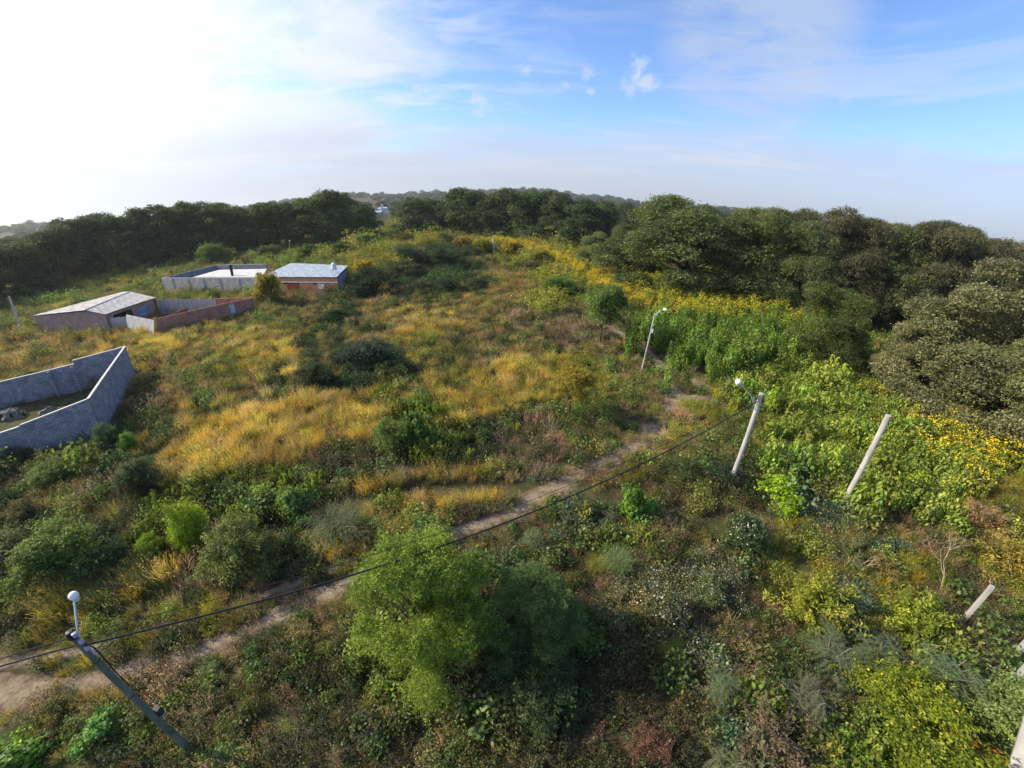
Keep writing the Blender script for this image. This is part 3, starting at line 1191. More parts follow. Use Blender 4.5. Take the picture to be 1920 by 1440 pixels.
def scatter(name, kinds, pts, rot, scl, tint, kind, label, cat):
    """ground cover nobody could count: one object whose clumps are instanced by geometry nodes"""
    me = bpy.data.meshes.new(name)
    me.vertices.add(len(pts))
    me.vertices.foreach_set('co', np.asarray(pts, np.float32).ravel())
    a = me.attributes.new('rot', 'FLOAT_VECTOR', 'POINT')
    a.data.foreach_set('vector', np.asarray(rot, np.float32).ravel())
    a = me.attributes.new('scl', 'FLOAT_VECTOR', 'POINT')
    a.data.foreach_set('vector', np.asarray(scl, np.float32).ravel())
    a = me.attributes.new('tint', 'FLOAT_COLOR', 'POINT')
    a.data.foreach_set('color', np.concatenate([tint, np.ones((len(pts), 1))], 1).astype(np.float32).ravel())
    a = me.attributes.new('kind_id', 'INT', 'POINT')
    a.data.foreach_set('value', np.asarray(kind, np.int32))
    o = link(name, me)
    ng = bpy.data.node_groups.new(name, 'GeometryNodeTree')
    ng.interface.new_socket('Geometry', in_out='INPUT', socket_type='NodeSocketGeometry')
    ng.interface.new_socket('Geometry', in_out='OUTPUT', socket_type='NodeSocketGeometry')
    N, L = ng.nodes, ng.links
    gi, go = N.new('NodeGroupInput'), N.new('NodeGroupOutput')

    def attr(nm, t):
        n = N.new('GeometryNodeInputNamedAttribute')
        n.data_type = t
        n.inputs['Name'].default_value = nm
        return [q for q in n.outputs if q.enabled][0]
    rt, sl, kd = attr('rot', 'FLOAT_VECTOR'), attr('scl', 'FLOAT_VECTOR'), attr('kind_id', 'INT')
    e2r = N.new('FunctionNodeEulerToRotation')
    L.new(rt, e2r.inputs[0])
    join = N.new('GeometryNodeJoinGeometry')
    for i, kn in enumerate(kinds):
        oi = N.new('GeometryNodeObjectInfo')
        oi.inputs['Object'].default_value = CLUMP[kn]
        oi.inputs['As Instance'].default_value = True
        cp = N.new('FunctionNodeCompare')
        cp.data_type = 'INT'
        cp.operation = 'EQUAL'
        ii = [q for q in cp.inputs if q.type == 'INT']
        L.new(kd, ii[0])
        ii[1].default_value = i
        ip = N.new('GeometryNodeInstanceOnPoints')
        L.new(gi.outputs[0], ip.inputs['Points'])
        L.new(cp.outputs[0], ip.inputs['Selection'])
        L.new(oi.outputs['Geometry'], ip.inputs['Instance'])
        L.new(e2r.outputs[0], ip.inputs['Rotation'])
        L.new(sl, ip.inputs['Scale'])
        L.new(ip.outputs[0], join.inputs[0])
    L.new(join.outputs[0], go.inputs[0])
    md = o.modifiers.new('scatter', 'NODES')
    md.node_group = ng
    tag(o, label, cat, kind='stuff')
    return o


# ------------------------------------------------------------------ ground sheet


def build_ground():
    n = 330
    u = np.linspace(-1, 1, n)
    x = np.sinh(u * 6.2) / np.sinh(6.2) * 5200
    y = np.sinh(u * 6.2) / np.sinh(6.2) * 5200 + 20
    X, Y = np.meshgrid(x, y)
    Z = hgt(X, Y)
    V = np.stack([X, Y, Z], -1).reshape(-1, 3)
    i = np.arange(n - 1)
    I, J = np.meshgrid(i, i)
    b = (J * n + I).ravel()
    Q = np.stack([b, b + 1, b + 1 + n, b + n], 1)
    o = link('ground', mesh_np('ground', V, Q, mats=('soil',), smooth=True))
    tag(o, 'brown weedy soil of the open lot running out to the horizon', 'ground', kind='structure')


build_ground()

TRACK = [(-220, 1330), (0, 1302), (120, 1292), (220, 1272), (330, 1236), (430, 1196), (520, 1158), (610, 1116), (700, 1066), (790, 1020), (880, 990), (960, 962), (1030, 922), (1100, 878),
         (1160, 848), (1215, 815), (1250, 775), (1262, 738), (1252, 702), (1228, 672), (1192, 642), (1150, 618), (1085, 575), (1010, 545), (985, 510)]
RUT = [(-200, 1262), (0, 1243), (110, 1232), (200, 1206), (300, 1172), (420, 1140), (520, 1108), (600, 1076), (680, 1040), (740, 1010)]
SPUR = [(1262, 742), (1300, 748), (1335, 742), (1318, 722), (1290, 708)]


def ribbon(name, px, width, seed, lift, label, worn=0.):
    r = np.random.default_rng(seed)
    P = np.array([tuple(G(a, b))[:2] for a, b in px])
    s = np.concatenate([[0], np.cumsum(np.linalg.norm(np.diff(P, axis=0), axis=1))])
    t = np.arange(0, s[-1], .5)
    C = np.stack([np.interp(t, s, P[:, k]) for k in (0, 1)], 1)
    for _ in range(4):
        C[1:-1] = (C[:-2] + C[1:-1] * 2 + C[2:]) / 4
    d = unit(np.gradient(C, axis=0))
    nn = np.stack([-d[:, 1], d[:, 0]], 1)
    cols = 7
    V = []
    ph = r.uniform(0, 6, 2)
    for k in range(cols):
        f = (k / (cols - 1) - .5) * 2
        wv = width / 2 * (1 + .22 * np.sin(t * .9 + ph[0] + (k > 3)) + .13 * np.sin(t * 2.7 + ph[1]) + worn * np.exp(-((t / t[-1] - .38) / .11) ** 2))
        q = C + nn * (f * wv)[:, None]
        z = hgt(q[:, 0], q[:, 1]) + lift - .03 * (1 - f * f) * 0
        if abs(f) > .99:
            z = z - lift - .05
        V.append(np.stack([q[:, 0], q[:, 1], z], 1))
    V = np.stack(V, 1)
    n = len(t)
    b = (np.arange(n - 1)[:, None] * cols + np.arange(cols - 1)[None]).ravel()
    Q = np.stack([b, b + cols, b + cols + 1, b + 1], 1)
    me = mesh_np(name, V.reshape(-1, 3), Q, mats=('dirt',), smooth=True)
    at = me.attributes.new('edge', 'FLOAT', 'POINT')
    at.data.foreach_set('value', np.tile(np.abs(np.linspace(-1, 1, cols)), n).astype(np.float32))
    o = link(name, me)
    tag(o, label, 'path', kind='structure')
    return C


TRK = [ribbon('path', TRACK, 1.55, 1, .05, 'bare pinkish dirt track curving through the weeds', 1.3),
       ribbon('path', RUT, .95, 2, .046, 'second faint wheel rut beside the dirt track'),
       ribbon('path', SPUR, 1.9, 3, .054, 'short bare spur of dirt at the bend below the tall sunflowers')]

# ------------------------------------------------------------------ buildings and walls
FOOT = []      # polygons kept clear of ground cover


def foot(pts):
    FOOT.append(np.array([(p[0], p[1]) for p in pts]))


def zg(p):
    return float(hgt(p[0], p[1]))


def build_enclosure():
    T = .2
    tops = [at_z(234, 650, 3.7), at_z(165, 748, 4.05), at_z(38, 797, 2.95), at_z(36, 800, 2.72), at_z(0, 812, 2.5), at_z(-150, 872, 2.1)]
    bk = at_z(136, 676, 3.5)
    back = [at_z(234, 650, 3.7), bk, Vector((bk.x, bk.y, 3.05)), at_z(0, 716, 2.9), at_z(-150, 748, 2.7)]
    root = empty('block_enclosure', (tops[0].x, tops[0].y, 0))
    tag(root, 'roofless yard of grey-blue concrete block walls at the left edge', 'walled yard')

    def seg(pts, skip):
        for i in range(len(pts) - 1):
            if i in skip:
                continue
            a, b = pts[i], pts[i + 1]
            m = MB()
            m.wall(a, b, -.4, a.z, b.z, T, 'block_grey')
            o = m.build('wall')
            o.parent = root
            o.location = -Vector(root.location)
            m = MB()
            m.wall(a, b, max(a.z, b.z), a.z + .05, b.z + .05, T + .04, 'mortar_top')
            # coping follows the wall head
            m = MB()
            d = (b - a)
            d.z = 0
            d.normalize()
            n = Vector((-d.y, d.x, 0)) * (T / 2 + .02)
            m.slab([a + n + Vector((0, 0, .05)), a - n + Vector((0, 0, .05)), b - n + Vector((0, 0, .05)), b + n + Vector((0, 0, .05))], .048, 'mortar_top')
            o = m.build('coping')
            o.parent = root
            o.location = -Vector(root.location)
    seg(tops, (2,))
    seg(back, (1,))
    # concrete columns inside the far wall, and a band on the right wall
    for f in (.0, .34):
        m = MB()
        p = at_z(133, 686, 3.0).lerp(at_z(0, 716, 2.9), f) + Vector((.25, -.2, 0))
        m.box((p.x, p.y, -.2), .3, .3, 3.15, 'block_grey', .7)
        o = m.build('column')
        o.parent = root
        o.location = -Vector(root.location)
    foot([tops[0], tops[1], tops[2], tops[4], tops[5], back[4], back[3], back[1]])
    c = at_z(80, 745, 0.)
    # spoil heaps of rock inside
    r = random.Random(4)
    for k, (px, py, s_) in enumerate(((88, 770, .9), (22, 776, 1.2), (4, 766, .9))):
        p = at_z(px, py, .3)
        m = MB()
        prof = [(1.0, 0), (.92, .3), (.6, .62), (.2, .8), (.01, .83)]
        m.lathe((0, 0, 0), [(a * s_, b * s_) for a, b in prof], 'rock', 11)
        me = m.mesh('rock')
        for vtx in me.vertices:
            vtx.co += Vector((r.uniform(-1, 1), r.uniform(-1, 1), r.uniform(-.6, .6))) * .16 * s_
        o = link('boulder', me, loc=(p.x, p.y, -.1))
        tag(o, ['grey boulder standing apart, farthest right in the walled yard', 'widest grey boulder in the walled yard', 'grey boulder nearest the left frame edge in the walled yard'][k], 'boulder', 'boulders inside the walled yard')


build_enclosure()


def part(mb, name, root):
    o = mb.build(name)
    o.parent = root
    o.location = -Vector(root.location)
    return o


def build_brick_house():
    A, B = at_z(62, 592, 3.4), at_z(197, 590, 3.4)
    Cc = at_z(292, 558, 3.4)
    R0, R1 = at_z(160, 582, 4.35), at_z(245, 547, 4.35)
    L1 = at_z(232, 547, 3.4)
    root = empty('brick_house', ((A.x + B.x) / 2, (A.y + B.y) / 2, 0))
    tag(root, 'low pinkish brick house with a white corrugated gable roof', 'house')
    m = MB()
    m.wall(A, B, -.3, A.z - .1, B.z - .1, .2, 'brick_pink')
    d = (B - A).normalized()
    n = Vector((-d.y, d.x, 0)) * .1
    mid = A.lerp(B, (R0 - A).dot(B - A) / (B - A).length_squared)
    pk = Vector((mid.x, mid.y, 4.1))
    Am, Bm = A - Vector((0, 0, .1)), B - Vector((0, 0, .1))
    m.face([Am - n, Bm - n, pk - n], 'brick_pink')
    m.face([Bm + n, Am + n, pk + n], 'brick_pink')
    part(m, 'front_wall', root)
    # side wall, opening and window
    inn = (A - B).normalized() * .7
    e0, e1 = B + inn, Cc + inn
    m = MB()
    m.wall(e0.lerp(e1, .0), e0.lerp(e1, .16), -.3, 3.2, 3.2, .18, 'brick_pink')
    m.wall(e0.lerp(e1, .52), e1, -.3, 3.2, 3.2, .18, 'brick_pink')
    m.wall(e0.lerp(e1, .16), e0.lerp(e1, .52), 2.75, 3.2, 3.2, .18, 'brick_pink')
    part(m, 'side_wall', root)
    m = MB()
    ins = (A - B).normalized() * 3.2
    m.wall(e0.lerp(e1, .1) + ins, e0.lerp(e1, .6) + ins, -.3, 2.9, 2.9, .12, 'dark_void')  # near-black panel: the shade inside the opening is put into its colour
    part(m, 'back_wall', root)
    w0, w1 = e0.lerp(e1, .66) - (A - B).normalized() * .1, e0.lerp(e1, .8) - (A - B).normalized() * .1
    m = MB()
    m.wall(w0, w1, 1.0, 2.3, 2.3, .06, 'window_blue')
    win = part(m, 'window', root)
    for za, zb, nm in ((.92, 1.0, 'sill'), (2.3, 2.38, 'lintel')):
        m = MB()
        m.wall(w0, w1, za, zb, zb, .1, 'pipe_white')
        fr = m.build(nm)
        fr.parent = win
    # roof of sheets laid side by side
    m = MB()
    ov = Vector((0, 0, .06))
    A2, B2 = A + (A - Cc).normalized() * .2, B
    N_ = 7
    for a0, a1, b0, b1, lab in ((R0, R1, B2, Cc, 0), (A2, L1, R0, R1, 1)):
        for k in range(N_):
            f0, f1 = k / N_, (k + 1) / N_ - .004
            lift = Vector((0, 0, .01 * (k % 2)))
            q = [a0.lerp(a1, f0), b0.lerp(b1, f0), b0.lerp(b1, f1), a0.lerp(a1, f1)]
            m.slab([p + ov + lift for p in q], .03, 'roof_sheet')
    roof = part(m, 'roof', root)
    m = MB()
    m.tube([R0 + Vector((0, 0, .1)), R1 + Vector((0, 0, .1))], .09, 'steel', 6)
    rc = m.build('ridge_cap')
    rc.parent = roof
    back = [L1, Cc]
    m = MB()
    m.wall(L1, Cc, -.3, 3.2, 3.2, .2, 'brick_pink')
    m.wall(A, L1, -.3, 3.2, 3.2, .2, 'brick_pink')
    part(m, 'rear_wall', root)
    foot([A, B, Cc, L1])

    # brick yard wall to the right of it
    g0, g1 = at_z(290, 598, 2.7), at_z(474, 558, 3.0)
    h1 = at_z(404, 560, 3.0)
    root = empty('brick_yard_wall', (g0.x, g0.y, 0))
    tag(root, 'long red brick yard wall running up from the metal gate', 'wall')
    m = MB()
    m.wall(g0, g1, -.3, g0.z, g1.z, .2, 'brick_red', 'brick_orange')
    part(m, 'front_wall', root)
    m = MB()
    m.wall(g1, h1, -.3, 3.0, 3.0, .2, 'brick_orange', 'brick_orange')
    part(m, 'return_wall', root)
    # painted blue patch / window in it
    d = (g1 - g0).normalized()
    nrm = Vector((d.y, -d.x, 0)) * .13
    m = MB()
    a, b = g0.lerp(g1, .74) + nrm, g0.lerp(g1, .79) + nrm
    m.wall(a, b, .9, 2.5, 2.5, .05, 'panel_blue')
    part(m, 'window', root)
    foot([g0, g1, h1, Cc])
    # low red wall inside the yard
    root = empty('red_wall', tuple(at_z(300, 597, 2.3)))
    root.location.z = 0
    tag(root, 'short dark red painted wall inside the brick yard', 'wall')
    m = MB()
    m.wall(at_z(302, 598, 2.4), at_z(350, 577, 2.7), -.3, 2.4, 2.7, .15, 'red_oxide')
    part(m, 'wall_panel', root)
    # corrugated fence at the back of the yard
    root = empty('sheet_fence', (h1.x, h1.y, 0))
    tag(root, 'pale corrugated sheet fence closing the back of the brick yard', 'fence')
    f0, f1 = h1, at_z(296, 562, 3.0)
    for k in range(6):
        m = MB()
        m.wall(f0.lerp(f1, k / 6), f0.lerp(f1, (k + 1) / 6 - .006), -.2, 3.0 - .05 * (k % 2), 3.0 - .05 * ((k + 1) % 2), .05, 'fence_rusty')
        part(m, 'panel', root)
    # the gate of white sheets
    root = empty('sheet_gate', (g0.x, g0.y, 0))
    tag(root, 'sagging gate of white corrugated sheets between the brick walls', 'gate')
    f0, f1 = at_z(288, 600, 2.6), at_z(236, 590, 3.0)
    for k in range(4):
        a, b = f0.lerp(f1, k / 4), f0.lerp(f1, (k + 1) / 4 - .008)
        n = Vector((b.y - a.y, -(b.x - a.x), 0)).normalized() * -.7
        if n.y > 0:
            n = -n
        m = MB()
        q = [Vector((a.x, a.y, 0)) + n, Vector((b.x, b.y, 0)) + n, b, a]
        m.slab([p + Vector((0, 0, .02 * k)) for p in q], .05, 'fence_sheet')
        part(m, 'panel', root)
    f2 = at_z(200, 596, 2.7)
    for k in range(3):
        m = MB()
        m.wall(f1.lerp(f2, k / 3), f1.lerp(f2, (k + 1) / 3 - .01), -.2, 2.7, 2.6, .05, 'fence_rusty')
        part(m, 'panel', root)


build_brick_house()


def build_compound():
    zt = 3.6
    A, B = at_z(303, 521, zt), at_z(490, 521, zt)
    C, D = at_z(405, 497, zt), at_z(500, 495, zt)
    root = empty('block_compound', (A.x, A.y, 0))
    tag(root, 'pale grey block yard with a white slab inside, left of the blue-roofed house', 'walled yard')
    for nm, a, b in (('front_wall', A, B), ('left_wall', A, C), ('back_wall', C, D)):
        m = MB()
        m.wall(a, b, -.3, zt, zt, .2, 'block_pale' if nm == 'front_wall' else 'block_grey', 'mortar_top')
        if nm == 'front_wall':
            for f in (.12, .3, .46, .62, .8):
                p = a.lerp(b, f)
                m.box((p.x, p.y - .12, -.2), .3, .18, zt + .15, 'concrete_floor', 0)
        part(m, nm, root)
    m = MB()
    q = [at_z(362, 519.5, zt - .5), at_z(492, 519, zt - .5), at_z(500, 504, zt - .5), at_z(410, 506, zt - .5)]
    m.slab(q, .2, 'concrete_floor')
    part(m, 'slab', root)
    for p in q:
        m = MB()
        c = sum(q, Vector()) / 4
        p = p.lerp(c, .06)
        m.box((p.x, p.y, -.2), .3, .3, zt - .7 + .18, 'block_grey')
        part(m, 'pillar', root)
    m = MB()
    p = at_z(436, 517, zt - .5)
    m.box((p.x, p.y, zt - .5), .5, .5, 2.6, 'dark_void', .3)
    part(m, 'chimney', root)
    foot([A, B, D, C])

    # the house with the blue-white roof
    zt = 3.8
    a, b = at_z(488, 517, zt), at_z(632, 517, zt)
    c, d = at_z(652, 499, zt), at_z(545, 494, zt)
    root = empty('brick_house', (b.x, b.y, 0))
    tag(root, 'red banded brick house with a pale blue sheet roof and a white water tank', 'house')
    dr = (b - a).normalized()
    nf = Vector((dr.y, -dr.x, 0))
    m = MB()
    m.wall(a, b, -.3, 1.9, 1.9, .2, 'brick_orange')
    m.wall(a, b, 2.3, 2.55, 2.55, .26, 'concrete_floor')
    m.wall(a, b, 2.55, 3.25, 3.25, .22, 'brick_orange')
    for f0, f1 in ((0, .3), (.52, .7), (.74, 1)):
        m.wall(a.lerp(b, f0), a.lerp(b, f1), 1.9, 2.3, 2.3, .2, 'brick_orange')
    part(m, 'front_wall', root)
    m = MB()
    m.wall(a.lerp(b, .36) + nf * .12, a.lerp(b, .5) + nf * .12, 0, 2.1, 2.1, .06, 'red_oxide')
    part(m, 'door', root)
    m = MB()
    m.wall(a.lerp(b, .76) + nf * .12, a.lerp(b, .84) + nf * .12, 1.0, 2.0, 2.0, .06, 'concrete_floor')
    part(m, 'window', root)
    m = MB()
    m.wall(b, c, -.3, 3.3, 3.3, .2, 'block_grey')
    part(m, 'side_wall', root)
    m = MB()
    m.wall(c, d, -.3, 3.3, 3.3, .2, 'block_grey')
    m.wall(d, a, -.3, 3.3, 3.3, .2, 'block_grey')
    part(m, 'rear_wall', root)
    m = MB()
    N_ = 6
    for k in range(N_):
        f0, f1 = k / N_, (k + 1) / N_ - .004
        q = [a.lerp(b, f0), a.lerp(b, f1), d.lerp(c, f1), d.lerp(c, f0)]
        lift = Vector((0, 0, -.22 + .015 * (k % 2)))
        q = [p + lift + (nf * .1 if i < 2 else -nf * .2) + Vector((0, 0, .3 if i > 1 else -.05)) for i, p in enumerate(q)]
        m.slab(q, .05, 'roof_bluish')
    part(m, 'roof', root)
    foot([a, b, c, d])
    p = at_z(627, 511, 3.8)
    t = empty('water_tank', (p.x, p.y, 3.7))
    tag(t, 'small white round water tank on a frame on the blue roof corner', 'water tank')
    m = MB()
    m.lathe((0, 0, .85), [(.01, 0), (.52, .02), (.55, .1), (.55, .95), (.42, 1.2), (.2, 1.32), (.2, 1.42), (.01, 1.45)], 'tank_white', 16)
    o = m.build('tank', t, True)
    m = MB()
    for x in (-.45, .45):
        for y in (-.45, .45):
            m.box((x, y, -.12), .09, .09, .9, 'pipe_white')
    m.box((0, 0, .77), 1.1, 1.1, .07, 'pipe_white')
    m.build('stand', t)


build_compound()


def far_building(px, py, w, h, mat, label, cat, tower=False):
    p = G(px, py)
    root = empty('church' if tower else 'farm_building', (p.x, p.y, p.z))
    tag(root, label, cat)
    m = MB()
    m.box((0, 0, -1), w, w * .6, h + 1, mat)
    if tower:
        m.box((-w * .12, -w * .33, -1), w * .16, w * .16, h * 2.0, mat)
    m.build('wall', root)
    m = MB()
    m.slab([(-w * .53, -w * .33, h), (w * .53, -w * .33, h), (w * .5, 0, h + w * .12), (-w * .5, 0, h + w * .12)], .3, 'roof_bluish')
    m.slab([(-w * .5, 0, h + w * .12), (w * .5, 0, h + w * .12), (w * .53, w * .33, h), (-w * .53, w * .33, h)], .3, 'roof_bluish')
    m.build('roof', root)


far_building(722, 401, 16, 7, 'tank_white', 'tiny white building with a thin tower far off in the gap between the woods', 'church', True)
far_building(708, 404, 12, 4, 'roof_bluish', 'pale shed left of the far white tower in the gap', 'shed')
far_building(734, 399, 18, 4.5, 'tank_white', 'long pale building right of the far white tower in the gap', 'shed')

# ------------------------------------------------------------------ poles, lamps, wires


def shaft(m, Ht, r0, r1, mat, n=14):
    k = 9
    m.tube([(0, 0, -.4 + (Ht + .4) * i / k) for i in range(k + 1)], [r0 + (r1 - r0) * i / k for i in range(k + 1)], mat, n)


def tilt_to(root, base, px, py, Ht):
    """lean a pole a little so that its head shows where the photograph has it"""
    d = ray(px, py)
    hd = math.hypot(base[0], base[1])
    t = hd / math.hypot(d[0], d[1])
    q = Vector((0, 0, H)) + Vector(d) * t
    v = (q - Vector(base)).normalized()
    root.rotation_euler = v.to_track_quat('Z', 'Y').to_euler()
    return q


# A: mossy pole in the near left corner
pA = G(357, 1405)
hA = height_over(pA, 131, 1187)
poleA = empty('utility_pole', pA)
topA = tilt_to(poleA, pA, 131, 1187, hA)
hA = (topA - pA).length
RA = poleA.rotation_euler.to_matrix()


def locA(w):
    return RA.inverted() @ (Vector(w) - pA)


tag(poleA, 'mossy green-grey concrete utility pole with a globe lamp, near the lower left corner', 'utility pole')
m = MB()
shaft(m, hA, .14, .088, 'concrete_mossy', 10)
m.build('shaft', poleA, True)
gw = at_z(138, 1117, topA.z + .55)
aw = pA.lerp(topA, .93)
m = MB()
g_ = locA(gw)
a_ = locA(aw) + Vector((.02, 0, 0))
m.tube([a_ - Vector((0, 0, .5)), a_, a_.lerp(g_, .35) + Vector((0, 0, .05)), g_ - (g_ - a_).normalized() * .12], .028, 'pipe_white', 8)
m.build('lamp_arm', poleA, True)
m = MB()
prof = [(.135 * math.sin(a), .135 * -math.cos(a)) for a in np.linspace(.001, math.pi, 14)]
m.lathe(g_, prof, 'lamp_white', 20)
m.lathe(g_ - Vector((0, 0, .22)), [(.05, 0), (.09, .03), (.1, .1)], 'pipe_white', 12)
m.build('globe_lamp', poleA, True)
for z in (-.1, -.42, -.75):
    m = MB()
    m.lathe((-.15, -.05, hA + z), [(.01, 0), (.06, .0), (.07, .03), (.04, .06), (.07, .09), (.06, .13), (.01, .14)], 'ceramic', 10)
    m.box((-.09, -.03, hA + z + .04), .2, .04, .04, 'steel')
    m.build('insulator', poleA)
m = MB()
m.lathe((.0, 0, hA), [(.1, -.22), (.12, -.2), (.12, .02), (.08, .06), (.01, .07)], 'cable_black', 12)
m.build('pole_cap', poleA)
m = MB()
m.tube([(-.3, -.1, hA - 1.0), (0, -.05, hA - .85), (.3, 0, hA - .8)], .03, 'steel', 6)
m.build('crossbar', poleA)


def on_pole(px, py):
    """point beside pole A seen through a pixel, at the pole's own distance"""
    best = None
    for f in np.linspace(0, 1, 201):
        q = pA.lerp(topA, float(f))
        x, y, _ = project(np.array(q)[None])
        d = (x[0] - px) ** 2 + (y[0] - py) ** 2
        if best is None or d < best[0]:
            best = (d, q)
    return locA(at_z(px, py, best[1].z))


b_ = on_pole(171, 1223)
m = MB()
m.box(b_ - Vector((0, 0, .3)), .13, .05, .5, 'roof_sheet', .8)
m.build('number_plate', poleA)
c0, c1, c2 = on_pole(178, 1215), on_pole(215, 1258), on_pole(243, 1286)
m = MB()
m.tube([locA(tA_) for tA_ in (pA.lerp(topA, .96),)] + [c0, c1, c2], .022, 'cable_black', 6)
m.build('drop_cable', poleA)
ax = (c2 - Vector((0, 0, c2.z))).normalized()
for k, s_ in enumerate((1, .8, .62)):
    m = MB()
    pr = [c2 + ax * (.3 + .3 * s_ * math.cos(a)) + Vector((0, 0, -.25 + .25 * s_ * math.sin(a))) + ax.cross(Vector((0, 0, 1))) * .05 * k for a in np.linspace(.3, 5.9, 20)]
    m.tube(pr, .014, 'cable_black', 5)
    m.build('cable_loop', poleA)
for z in (.56, .82):
    m = MB()
    rr = .14 + (.088 - .14) * z + .008
    m.lathe((0, 0, hA * z), [(rr - .01, 0), (rr, .01), (rr, .04), (rr - .01, .05)], 'cable_black', 12)
    m.build('clamp_band', poleA)
b_ = on_pole(297, 1333)
m = MB()
m.box(b_ - Vector((0, 0, .18)), .24, .18, .34, 'box_dark', .3)
box = m.build('meter_box', poleA)
for z in (.182, -.212):
    m = MB()
    m.box(b_ + Vector((0, 0, z - .01)), .25, .19, .02, 'box_dark' if z > 0 else 'pipe_white', .3)
    m.build('rim', box)
m = MB()
m.tube([b_, (b_.x * .3, b_.y * .3, b_.z)], .025, 'steel', 6)
m.build('bracket', poleA)


def plain_pole(px, py, tx, ty, r0, r1, label, mat='concrete_pole', name='concrete_pole', n=14, group=None):
    b = G(px, py)
    root = empty(name, b)
    q = tilt_to(root, b, tx, ty, 1)
    Ht = (q - b).length
    tag(root, label, 'utility pole', group)
    m = MB()
    shaft(m, Ht, r0, r1, mat, n)
    m.build('shaft', root, True)
    m = MB()
    m.lathe((0, 0, Ht), [(r1 + .004, -.12), (r1 + .012, -.1), (r1 + .012, .01), (r1 * .6, .03), (.01, .035)], 'concrete_pole', n)
    m.build('cap', root)
    return root, b, q, Ht


poleB, pB, topB, hB = plain_pole(1365, 915, 1428, 738, .165, .15, 'tall white concrete pole carrying a lamp arm, right of the track bend', name='utility_pole')
RB = poleB.rotation_euler.to_matrix()
gB = RB.inverted() @ (at_z(1384, 716, topB.z + .75) - pB)
aB = Vector((-.1, 0, hB - .75))
m = MB()
m.tube([aB, aB.lerp(gB, .4) + Vector((0, 0, .05)), aB.lerp(gB, .93)], .035, 'pipe_white', 8)
m.tube([(-.1, 0, hB - 1.15), aB.lerp(gB, .35)], .02, 'pipe_white', 6)
m.build('lamp_arm', poleB, True)
m = MB()
prof = [(.2 * math.sin(a), .2 * -math.cos(a)) for a in np.linspace(.001, math.pi, 12)]
m.lathe(gB, prof, 'lamp_white', 18)
m.lathe(gB - Vector((0, 0, .26)), [(.04, 0), (.08, .03), (.09, .1)], 'pipe_white', 10)
m.build('globe_lamp', poleB, True)
for z in (.85, 1.15):
    m = MB()
    m.lathe((0, 0, hB - z), [(.15, 0), (.175, .01), (.175, .07), (.15, .08)], 'steel', 14)
    m.build('clamp_band', poleB)
for z in (.7, .95):
    m = MB()
    m.lathe((-.2, 0, hB - z), [(.01, 0), (.05, .0), (.06, .04), (.05, .09), (.01, .1)], 'ceramic', 8)
    m.build('insulator', poleB)

plain_pole(1577, 950, 1666, 779, .2, .185, 'tall white concrete pole without lamp, rising from the bright green bushes')

# E: slim pole with lamp at the bend of the track
poleE, pE, topE, hE = plain_pole(1201, 703, 1228, 588, .095, .075, 'slim weathered pole with a curved lamp arm where the track narrows', name='street_lamp')
poleE['category'] = 'street lamp'
RE_ = poleE.rotation_euler.to_matrix()
gE = RE_.inverted() @ (at_z(1247, 581, topE.z + .1) - pE)
m = MB()
m.tube([(0, 0, hE - .9), (.1, 0, hE - .35), gE * .5 + Vector((0, 0, hE * .5 + .12)), gE], .04, 'pipe_white', 8)
m.build('lamp_arm', poleE, True)
m = MB()
m.lathe(gE - Vector((0, 0, .12)), [(.01, 0), (.16, .02), (.24, .1), (.2, .22), (.1, .3), (.01, .32)], 'lamp_white', 16)
m.build('lamp_head', poleE, True)
m = MB()
m.box((0, -.14, hE - 2.1), .22, .16, .42, 'tank_white')
m.build('meter_box', poleE)

plain_pole(43, 627, 17, 556, .2, .16, 'grey concrete pole at the left edge beside the brick house')
plain_pole(78, 626, 62, 582, .09, .07, 'thin pale post between the grey pole and the brick house', name='timber_post', mat='bark_pale', n=8)
poleF, pF, topF, hF = plain_pole(712, 457, 711, 430, .26, .22, 'short looking white pole at the edge of the left wood', n=8)
plain_pole(926, 478, 925, 443, .3, .24, 'distant white pole standing in the golden brush', n=8)
rG, pG, topG, hG = plain_pole(543, 478, 543, 452, .14, .1, 'distant slim lamp pole before the dark wood, behind the blue-roofed house', name='street_lamp', n=6)
rG['category'] = 'street lamp'
m = MB()
m.tube([(0, 0, hG - .2), (-.5, 0, hG + .3), (-1.3, 0, hG + .3)], .07, 'pipe_white', 6)
m.lathe((-1.5, 0, hG + .15), [(.01, 0), (.3, .05), (.3, .2), (.01, .3)], 'lamp_white', 10)
m.build('lamp_head', rG)


def fence_post(px, py, tx, ty, w, label):
    b = G(px, py)
    root = empty('concrete_post', b)
    q = tilt_to(root, b, tx, ty, 1)
    Ht = (q - b).length
    m = MB()
    m.box((0, 0, -.3), w, w, Ht + .3, 'concrete_pole', .5)
    o = m.build('shaft', root)
    bv = o.modifiers.new('bevel', 'BEVEL')
    bv.width = .02
    tag(root, label, 'post', 'squared concrete posts at the right edge')


fence_post(1801, 1168, 1861, 1099, .18, 'squared concrete post beside the bare tree, right side')
fence_post(1902, 1229, 1962, 1166, .2, 'upper of the two concrete posts cut by the right frame edge')
fence_post(1893, 1285, 1975, 1205, .22, 'lower of the two concrete posts cut by the right frame edge')
b = G(1905, 1500)
o = empty('concrete_post', b)
tilt_to(o, b, 1965, 1300, 1)
m = MB()
m.box((0, 0, -.3), .5, .5, 3.6, 'concrete_pole', .3)
m.build('shaft', o)
tag(o, 'thick pale concrete post at the lower right corner of the frame', 'post')


